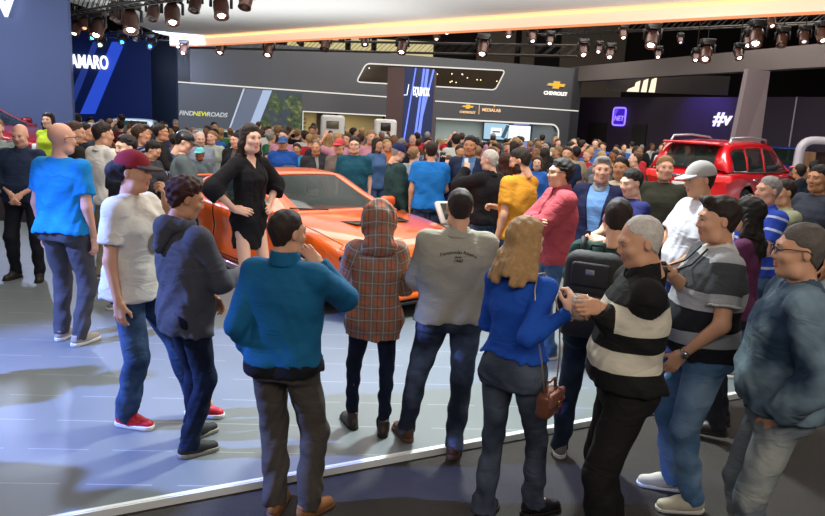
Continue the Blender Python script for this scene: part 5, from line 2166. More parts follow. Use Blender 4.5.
# ---- the other cars, mostly behind the crowd
hatch = dict(rim=SILVER_RIM, wheel_r=.33, axle=1.28, spokes=5, door_z=.34,
             body=[(-2.0, .76, .88, .98, .36), (-1.88, .83, .95, 1.02, .30), (-1.5, .87, .97, 1.03, .24), (0, .88, .93, 1.0, .23), (1.0, .88, .92, 1.0, .24), (1.5, .87, .86, .95, .25), (1.85, .82, .76, .86, .26), (2.02, .70, .68, .76, .30)],
             cabin=[(-1.95, .76, .60, 1.06, 1.0), (-1.75, .78, .59, 1.36, 1.0), (-1.45, .79, .59, 1.47, 1.0), (-.3, .80, .60, 1.50, .98), (.10, .80, .61, 1.45, .98), (.6, .79, .66, 1.20, .98), (1.1, .77, .70, .99, .99)],
             cuts=(-1.92, -1.55, .15, 1.05), panes=((-1.6, -.62), (-.55, .75)), doors=(('doorrear', -1.05, -.45), ('doorfront', -.45, .85)), bow=.06)


def extra_car(paint, loc, rz, label, lights='e8f0f0', base_spec=hatch, d=1, glass=None, plinth=0.0, name='car'):
    sp = dict(base_spec)
    sp['paint'] = paint
    if glass:
        sp['glass'] = glass
    r, i_ = make_car(sp, loc, rz, label, name, detail=d)
    yf = sp['body'][-1][0]
    for s in (-1, 1):
        MB().rbox((s * .62, yf - .10, .66), (.30, .18, .13), .04, rz=-s * .4).build('headlight', mat('lamp_clear', lights, 0.1), r)
        MB().rbox((s * .66, -yf + .10, .86), (.24, .14, .18), .04, rz=s * .35).build('tail_light', mat('tail_red_dark', '8c1420', 0.2), r)
    MB().rbox((0, yf - .01, .50), (.95, .08, .22), .03).build('grille', BLACKG, r)
    mirrors(r, .80, .80, 1.05, paint)
    if plinth:
        p_ = MB().rbox((0, 0, plinth / 2), (2.3, 5.0, plinth - .001), .03).build('display_plinth', mat('plinth_dark', '3a2a2c', 0.4))
        props(p_, 'dark plinth under the dark red saloon car', 'plinth')
        p_.location = (loc[0], loc[1], 0)
        p_.rotation_euler = (0, 0, rz)
    return r


sed = dict(hatch)
sed['body'] = [(-2.25, .78, .88, .98, .36), (-2.1, .84, .93, 1.02, .30), (-1.6, .88, .95, 1.04, .24), (0, .89, .92, 1.0, .22), (1.0, .89, .91, 1.0, .23), (1.6, .88, .84, .94, .24), (2.05, .80, .74, .84, .26), (2.22, .68, .66, .74, .30)]
sed['axle'] = 1.35
pr = at(76, 130, 13.0)
extra_car(car_paint('dark_red_paint', 'a01222', .2), (pr.x - 2.25, 13.0, .64), -PI / 2 - .12, 'dark red saloon car facing the aisle before the slate blue wall', base_spec=sed, plinth=.64)
WHITE = car_paint('white_paint', 'dfe6e2', 0.0)
GG = glass_mat('glass_green', '2c4a40', .8)
p = at(137, 118, 23)
extra_car(WHITE, (p.x, 22.6, .15), PI + .25, 'white hatchback before the navy wall, only its roof above the crowd', glass=GG)
p = at(216, 130, 20.5)
extra_car(WHITE, (p.x, 20.8, .0), PI + .5, 'white hatchback under the slanted motto lettering, half hidden by the crowd', glass=GG)
p = at(456, 138, 23)
extra_car(car_paint('black_paint', '16201c', .3), (p.x, 23.0, 0), PI - .5, 'black hatchback with dark green glass under the emblem lintel', glass=glass_mat('glass_green2', '1c3a30', .8))
p = at(812, 165, 13.0)
extra_car(car_paint('pale_blue_paint', '9fc4d0', .2), (p.x + .6, 12.6, .0), PI * .80, 'pale blue hatchback at the right edge in front of the white arch', glass=glass_mat('glass_teal', '3a8090', .7))
p = at(786, 152, 21.5)
extra_car(car_paint('blue_paint', '1c3c9a', .3), (p.x + .2, 22.0, .35), PI * .8, 'deep blue hatchback behind the bonnet of the red utility car')
# ================================================================ the visitors in the foreground and middle
def who(px, py, Y, floor=ST):
    p = at(px, py, Y)
    return (p.x, Y, floor), p.z - floor


def deg(a):
    return math.radians(a)


JB = lambda n, hi='5a7396', lo='2e415e', sc=5.0, k=1.0: denim(n, hi, lo, sc, k)
SNK = dict(kind='sneaker', m=mat('shoe_grey', '6d6a66', 0.7), sole=mat('sole_white', 'd8d6d0', 0.6))
DRK = dict(kind='shoe', m=mat('shoe_dark', '2a221e', 0.5), sole=mat('sole_dark', '17140f', 0.7))
BRN = dict(kind='shoe', m=mat('shoe_brown', '7b4a2a', 0.55), sole=mat('sole_tan', '5a3a24', 0.7))


def put(px, py, Y, face, floor=ST, dx=0, dy=0, **kw):
    loc, h = who(px, py, Y, floor)
    loc = (loc[0] + dx, loc[1] + dy, loc[2])
    return make_person(loc, deg(face), h, **kw)


# A: blue T-shirt, bald, seen from behind
A_, iA = put(60, 121, 5.8, -14, lod=0, seed=1.3, tone='pink', build=1.2, belly=.03, hair=('bald', 'grey', .01), head=(-.35, -.05, 0), glasses=True,
             feet=((-.10, .02, .25), (.12, -.04, -.15)), armL='down', armR='down', jaw=1.05,
             top=dict(m=cloth('blue_tee', '1a86c8'), sleeve='short', hem=.90, fit=.022),
             legs=dict(m=cloth('grey_jeans', '4a4a50', noise=.2), w='reg'), shoes=dict(kind='sneaker', m=mat('shoe_tan', 'a49a8a', .7), sole=mat('sole_white', 'd8d6d0', 0.6)),
             label='person with shaven head, glasses and bright blue T-shirt seen from behind, grey trousers')
# bald man in navy facing the camera
put(20, 123, 7.9, 185, lod=1, seed=2.2, tone='pink', build=1.12, belly=.06, hair=('bald', 'dark', .01), head=(0, -.28, 0), armL='front', armR='front', jaw=1.08,
    top=dict(m=cloth('navy_shirt', '232e44'), sleeve='elbow', hem=.88, fit=.024, collar=cloth('navy_shirt', '232e44')), legs=dict(m=cloth('black_trousers', '1b1d24'), w='reg'),
    feet=((-.14, .05, .3), (.14, 0, -.3)), shoes=DRK, label='bald person in navy shirt and dark trousers looking down, beside the dark red car')
# red cap, white tee
rc_, iR = put(139, 150, 4.28, -98, dx=-.05, lod=0, seed=3.1, tone='mid', build=1.0, hair=('puff', 'black', .018), head=(.12, -.06, 0), face_w=.96,
    feet=((-.20, .32, .1), (.06, -.05, -.05)), armL='chin', armR='down',
    cap=dict(m=cloth('cap_red', '8c2430', bump=.15), brim=cloth('cap_brim_grey', '4a3c3a')),
    top=dict(m=cloth('white_tee', 'd8d4c8', noise=.03), sleeve='short', hem=.86, fit=.034, flare=.02),
    legs=dict(m=denim('jeans_blue', '4a6486', '22344e', 4.0, .7), w='loose'), shoes=dict(kind='sneaker', m=mat('shoe_red', 'c0142c', .5), sole=mat('sole_white', 'd8d6d0', 0.6)),
    label='person in dark red cap, loose white T-shirt, blue jeans and red trainers, hand at chin')
# grey hoodie
put(184, 177, 3.96, -42, lod=0, seed=4.2, tone='tan', build=1.08, hair=('curly', 'auburn', .026), head=(-.35, -.3, 0), armL='front', armR='hold',
    feet=((-.10, .10, .1), (.09, -.04, -.2)),
    over=dict(m=cloth('hoodie_grey', '44444a'), sleeve='long', hem=.80, fit=.030, hood='down', name='hoodie'),
    legs=dict(m=denim('jeans_navy', '1e2c44', '10182a', 5.0, .6), w='reg'), shoes=dict(kind='hightop', m=mat('shoe_black', '1d1b1b', .7), sole=mat('sole_patterned', '8a8578', .7, noise=.5, scale=60)),
    label='person with dark curly hair in charcoal hooded sweater and navy jeans seen from behind')
# teal jacket
tl, iT = put(287, 208, 3.36, -12, floor=0, lod=0, seed=5.4, tone='mid', build=1.06, hair=('short', 'dark', .008), head=(-.55, -.12, .0),
             armL=((-.19, .03, .915), (-.4, -1, 0), (.1, .4, -1), (-1, .1, 0), .5), armR=((318, 262, 3.50), (.8, .5, -1.1), (-.75, .1, .65), (.55, -.8, .1), .5), feet=((-.05, .02, .1), (.14, .03, -.5)),
             over=dict(m=cloth('jacket_teal', '115a82', bump=.25), sleeve='long', hem=.935, fit=.028, collar=cloth('jacket_teal', '115a82', bump=.25), cstyle='high', name='jacket'),
             top=dict(m=cloth('tee_black', '15161a'), sleeve='none', hem=.875, fit=.020),
             legs=dict(m=cloth('corduroy_brown', '4c4640', noise=.25, bump=.3), w='loose'), shoes=dict(kind='shoe', m=mat('suede_tan', '8e5c30', .85), sole=mat('sole_tan', '5a3a24', 0.7)),
             label='person in teal blue jacket and grey brown trousers, hand raised to cheek, seen from behind')
# plaid hooded shirt
put(379, 203, 4.30, 8, lod=0, seed=6.1, tone='mid', build=.98, fem=True, hair=('short', 'dark', .012), head=(.05, -.35, 0), armL='hold', armR='hold',
    feet=((-.13, .12, .3), (.10, -.02, -.15)),
    over=dict(m=plaid('plaid_shirt'), sleeve='long', hem=.78, fit=.040, hood='up', flare=.02, name='hooded_shirt'),
    legs=dict(m=denim('jeans_dark', '1c2740', '0f1626', 5.0, .5), w='slim'), shoes=dict(kind='hightop', m=mat('boot_brown', '33241c', .55), sole=mat('sole_dark', '17140f', 0.7)),
    label='person in rust plaid hooded shirt with the hood up and dark jeans, seen from behind')
# grey polo with lettering
po, iP = put(459, 187, 4.15, 4, lod=0, seed=7.7, tone='mid', build=1.24, belly=.04, hair=('short', 'dark', .007), head=(.06, -.18, 0), armL='hold', armR='hold',
             feet=((-.24, .12, .35), (.06, -.10, -.3)), side=.02,
             top=dict(m=cloth('polo_grey', 'a09c8c', noise=.04), sleeve='elbow', hem=.90, fit=.028, collar=cloth('polo_grey', 'a09c8c', noise=.04)),
             legs=dict(m=denim('jeans_black_worn', '5c6880', '222936', 3.5, .9), w='reg'), shoes=dict(kind='sneaker', m=mat('suede_brown', '4c3020', .8), sole=mat('sole_tan', '5a3a24', 0.7)),
             label='person in stone grey polo shirt with small lettering across the back, dark worn jeans')


def back_print(info, garment, lines, m):
    """small lettering laid on the back of a shirt"""
    bvh = BVHTree.FromObject(garment, bpy.context.evaluated_depsgraph_get())
    for s, size, z, bow in lines:
        t = text_mesh(s, size, m, 'lettering', garment, shear=.35, extrude=.0, spacing=1.05, bold=.0006)
        for v in t.data.vertices:
            x, zz = v.co.x, z + v.co.z - bow * v.co.x * v.co.x
            h = bvh.ray_cast(Vector((x, -.5, zz)), Vector((0, 1, 0)))
            y = (h[0].y if h[0] else -.12) - .003
            v.co = (x, y, zz)


back_print(iP, iP['top'], [('Transmodas Ribeiro', .027, 1.365, 2.0), ('desde', .017, 1.336, .3), ('1940', .028, 1.312, .3)], mat('print_ink', '2a2622', .8))



def chest_print(info, garment, cx, cz, r, m):
    bvh = BVHTree.FromObject(garment, bpy.context.evaluated_depsgraph_get())
    vs, fs, n, k = [], [], 20, 4
    for i in range(k + 1):
        for j in range(n):
            a = 2 * PI * j / n
            x, z = cx + r * i / k * math.cos(a), cz + r * i / k * math.sin(a)
            h = bvh.ray_cast(Vector((x, .6, z)), Vector((0, -1, 0)))
            vs.append((x, (h[0].y if h[0] else .12) + .003, z))
    for i in range(k):
        for j in range(n):
            fs.append((i * n + j, i * n + (j + 1) % n, (i + 1) * n + (j + 1) % n, (i + 1) * n + j))
    MB().raw(vs, fs, 0, True).build('print', m, garment)


chest_print(iR, iR['top'], .02, 1.20, .07, mat('print_grey', '6a6460', .8, noise=.5, scale=25))

# blond woman in blue with handbag
bl, iB = put(527, 217, 3.40, -34, floor=0, lod=0, seed=8.2, tone='light', build=1.02, fem=True, hair=('bob', 'blond', .020), head=(-.30, -.22, 0),
             armL='front', armR=((570, 312, 3.22), (.6, -.6, -1), (-.1, .3, 1), (.9, -.2, .1), 1.0), feet=((-.10, -.04, .1), (.10, .20, -.6)),
             top=dict(m=cloth('blue_jersey', '1c4fb0', noise=.05), sleeve='long', hem=1.0, fit=.010, collar=cloth('blue_jersey', '1c4fb0', noise=.05)),
             legs=dict(m=denim('jeans_slate', '5c6674', '333a48', 3.0, .8), w='boot'), shoes=dict(kind='shoe', m=mat('boot_black', '1b1718', .35), sole=mat('sole_dark', '17140f', 0.7)),
             label='person with shoulder length blond hair in royal blue top and slate jeans, seen from behind')
# backpack man
bp, iK = put(610, 196, 4.05, -26, floor=0, side=.09, lod=0, seed=9.3, tone='mid', build=1.05, hair=('crown', 'dark', .007), head=(.15, -.25, 0), armL='hold', armR='hold',
             feet=((-.17, .12, .3), (.10, .10, -.2)),
             top=dict(m=cloth('tee_bottle_green', '1d4540'), sleeve='short', hem=.90, fit=.024),
             legs=dict(m=denim('jeans_dusk', '39465a', '222b3a', 3.5, .7), w='reg'), shoes=SNK,
             label='person in bottle green T-shirt and blue jeans carrying a black backpack, seen from behind')
# white haired man in striped sweater
om, iO = put(646, 214, 3.17, 86, floor=0, lod=0, seed=10.4, tone='mid', build=1.12, belly=.06, hair=('receding', 'white', .006), head=(.10, -.30, 0), armL=((600, 308, 3.05), (.3, -.6, -1), (-.6, 1, .1), (-1, .1, .3), 1.0), armR=((606, 314, 3.32), (.3, -.6, -1), (.1, 1, .1), (1, .1, .3), .8),
             feet=((-.10, .05, .2), (.10, -.05, -.1)), face_w=1.04, jaw=1.08,
             top=dict(m=bands('sweater_bands', ['1a1919', 'cfc8b4', '1a1919', 'cfc8b4', '1a1919'], [1.345, 1.22, 1.135, 1.035]), sleeve='long', hem=.93, fit=.030, collar=cloth('collar_black', '1a1919'), cstyle='high', name='sweater'),
             legs=dict(m=cloth('black_trousers', '1c1a19'), w='loose'), shoes=DRK,
             label='white haired balding person in black and cream banded sweater holding a plastic cup')
# man with the camera, striped polo
cm, iC = put(724, 195, 3.72, 84, floor=0, lod=0, seed=11.2, tone='mid', build=1.26, belly=.13, hair=('quiff', 'dark', .014), head=(.02, -.12, 0),
             armL=((-.185, .155, .93), (-1, -.9, 0), (.1, .6, -1), (-1, .1, 0), .5), armR=((668, 272, 3.55), (.5, -.4, -1), (-.3, .9, .2), (1, .3, .2), 1.0), feet=((-.10, -.02, .1), (.13, .03, -.1)), jaw=1.1, watch='L',
             top=dict(m=bands('polo_bands', ['a8aaac', '43464a', 'a2a4a8', '1b1d24', '8e9299', '1b1d24'], [1.43, 1.27, 1.175, 1.06, .985]), sleeve='short', hem=.90, fit=.030, collar=cloth('collar_pale', 'c9c8c4'), cuff=cloth('cuff_pale', 'c4c2bc')),
             legs=dict(m=denim('jeans_bright', '8eabc6', '55789c', 3.0, .9), w='reg'), shoes=dict(kind='shoe', m=mat('canvas_cream', 'c4bcA6'.lower(), .8), sole=mat('sole_white', 'd8d6d0', 0.6)),
             label='heavy dark haired person in grey and black striped polo shirt holding a camera')
# denim jacket man at the right edge
dj, iD = put(808, 221, 2.98, 76, floor=0, lod=0, seed=12.5, tone='mid', build=1.06, belly=.04, hair=('short', 'salt', .008), head=(.0, -.08, 0), glasses=True,
             armL='pocket', armR='pocket', feet=((-.10, .0, .1), (.10, .0, -.1)), jaw=1.05,
             over=dict(m=denim('jacket_denim', '7d94a0', '223448', 3.2, 1.0), sleeve='long', hem=.92, fit=.040, collar=denim('jacket_denim_collar', '566a7c', '2c3c50', 4.0, .8), name='jacket', folds=1.3),
             legs=dict(m=denim('jeans_pale', 'a4a8a0', '6c757c', 3.0, .9), w='reg'), shoes=DRK,
             label='grey haired person with glasses in faded denim jacket at the right edge, hand in pocket')

# ---------------------------------------------------------------- things they hold
# backpack
bm_ = empty('backpack', iK['loc'], iK['face'], 'large black backpack on the back of the person in bottle green', 'backpack', scale=iK['sc'])
BPK = mat('nylon_black', '1f1e1f', .75, noise=.15, bump=.3, bscale=40)
MB().rbox((0, -.235, 1.20), (.33, .19, .50), .075, seg=4).build('body', BPK, bm_)
fp = MB().rbox((0, -.335, 1.10), (.26, .07, .26), .03, seg=3).build('front_pocket', BPK, bm_)
MB().tube([(-.11, -.372, 1.215), (.11, -.372, 1.215)], .004, 5).build('zip', mat('zip_grey', '5a5a5c', .4, .5), fp)
MB().rbox((0, -.325, 1.33), (.22, .05, .14), .022, seg=3).build('top_pocket', BPK, bm_)
MB().tube([(-.04, -.20, 1.445), (-.035, -.20, 1.48), (.035, -.20, 1.48), (.04, -.20, 1.445)], .009, 6).build('handle', BPK, bm_)
MB().rbox((.0, -.353, 1.35), (.05, .008, .03), .004).build('badge', mat('badge_grey', '9a9a9a', .3, .6), bm_)
for s in (-1, 1):
    MB().tube([(s * .09, -.17, 1.42), (s * .115, -.06, 1.492), (s * .125, .04, 1.475), (s * .13, .135, 1.38), (s * .14, .155, 1.25), (s * .165, .10, 1.10), (s * .15, -.16, 1.0)], .016, 8).build('shoulder_strap', BPK, bm_)
    MB().rbox((s * .17, -.23, 1.08), (.04, .12, .20), .018).build('side_pocket', BPK, bm_)
# handbag on a long chain
hb = empty('handbag', iB['loc'], iB['face'], 'small bronze leather handbag on a long chain at the hip of the blond person', 'handbag', scale=iB['sc'])
LEA = mat('leather_bronze', '7a4c3a', .3, .35, noise=.25, scale=30)
bx, by, bz = .225, -.02, .80
MB().rbox((bx, by, bz), (.085, .20, .14), .03, seg=4).build('body', LEA, hb)
fl_ = MB().rbox((bx + .035, by, bz + .035), (.03, .185, .08), .014, seg=3).build('flap', mat('leather_rose', '9c6a58', .25, .4, noise=.2, scale=30), hb)
MB().rbox((bx + .055, by, bz + .005), (.01, .03, .035), .004).build('clasp', mat('brass', 'c4a468', .25, .9), fl_)
MB().tube([(bx, by - .06, bz + .06), (bx, by - .05, bz + .12), (bx, by + .05, bz + .12), (bx, by + .06, bz + .06)], .008, 6).build('handle', LEA, hb)
MB().tube([(bx, by + .075, bz + .06), (.215, .085, 1.05), (.175, .135, 1.22), (.13, .13, 1.36), (.105, .05, 1.462), (.10, -.03, 1.470), (.125, -.105, 1.40), (.165, -.135, 1.22), (.205, -.125, 1.05), (bx, by - .075, bz + .06)], .0045, 6).build('chain_strap', mat('chain_pale', 'b9a898', .3, .6), hb)
MB().tube([(bx + .04, by + .03, bz + .08), (bx + .055, by + .035, bz + .02), (bx + .05, by + .03, bz - .06)], .006, 5).build('tassel', mat('tassel_red', '7a1f24', .6), hb)


# plastic cup
def hand_point(info, s, along=.085, palm=.03):
    e, w, fd, bd, c = info['arms'][s]
    R = frame(fd, bd)
    return to_world(info, w + R[:, 1] * along - R[:, 2] * palm)


hp = hand_point(iO, -1, .085, .045)
cu = empty('plastic_cup', hp + Vector((0, 0, -.05)), 0, 'clear plastic cup of amber drink held by the white haired person', 'cup')
gm_ = mat('clear_plastic', 'e6e2da', .1)
m_, p_ = base('cup_plastic', srgb('f0ece4'), .1)
p_.inputs['Alpha'].default_value = .28
MB().lathe([(.0, 0), (.030, 0), (.039, .105), (.042, .107), (.040, .110), (.037, .106), (.028, .004), (0, .004)], (0, 0, 0), (0, 0, 1), 20).build('wall', m_, cu)
MB().lathe([(0, .006), (.0275, .006), (.032, .05), (0, .052)], (0, 0, 0), (0, 0, 1), 20).build('drink', mat('drink_amber', 'c98a3c', .2), cu)


def phone(info, s, label, along=.09, palm=.03, dark='16181c', tilt=(0, 0, 0), lit=None, size=(.074, .009, .150)):
    p = hand_point(info, s, along, palm)
    e = empty('mobile_phone', p, info['face'], label, 'phone')
    MB().rbox((0, 0, 0), size, .006).build('case', mat('phone_' + dark, dark, .3), e)
    MB().box((0, -size[1] / 2 - .0008, 0), (size[0] * .90, .001, size[2] * .88)).build('display', emis('phone_lit', lit, .9) if lit else mat('phone_glass', '0c0e12', .08), e)
    e.rotation_euler = (tilt[0], tilt[1], info['face'] + tilt[2])
    return e


def camera(info, s, label, along=.07, palm=.04, strap=True):
    p = hand_point(info, s, along, palm)
    e = empty('camera', p, info['face'], label, 'camera')
    MB().rbox((0, 0, 0), (.125, .05, .085), .014, seg=3).build('body', mat('camera_black', '151517', .45), e)
    MB().rbox((0, -.003, .048), (.045, .045, .025), .01).build('viewfinder', mat('camera_black', '151517', .45), e)
    l = MB().lathe([(0, 0), (.033, 0), (.034, .05), (.029, .06), (.026, .055), (0, .05)], (0, .024, 0), (0, 1, 0), 20).build('lens', mat('camera_lens', '0e0e10', .2), e)
    MB().lathe([(.033, 0), (.0345, .003), (.033, .006)], (0, .06, 0), (0, 1, 0), 20).build('ring', mat('steel', 'b8b4ac', .25, .9), l)
    if strap:
        n = Vector((0, .03, 1.45)) * info['sc']
        rel = Matrix.Rotation(-info['face'], 3, 'Z') @ (p - info['loc'])
        for k in (-1, 1):
            a_ = Vector((k * .062, 0, .02))
            b_ = Vector((k * .055, .06, 1.47)) * info['sc'] - rel
            b2_ = Vector((k * .06, .135, 1.38)) * info['sc'] - rel
            MB().tube([a_, a_.lerp(b2_, .5) + Vector((0, .03, -.02)), b2_, b_], .006, 6).build('strap', mat('strap_black', '1a1718', .7), e)
    return e


camera(iC, 1, 'black camera on a neck strap held by the person in the grey striped polo shirt')
# ---------------------------------------------------------------- visitors around the cars
BLJ = JB('jeans_mid')
DKT = cloth('trousers_dark', '20222a')
JNS = dict(m=BLJ, w='reg')
DT = dict(m=DKT, w='reg')
M1 = dict(lod=1)

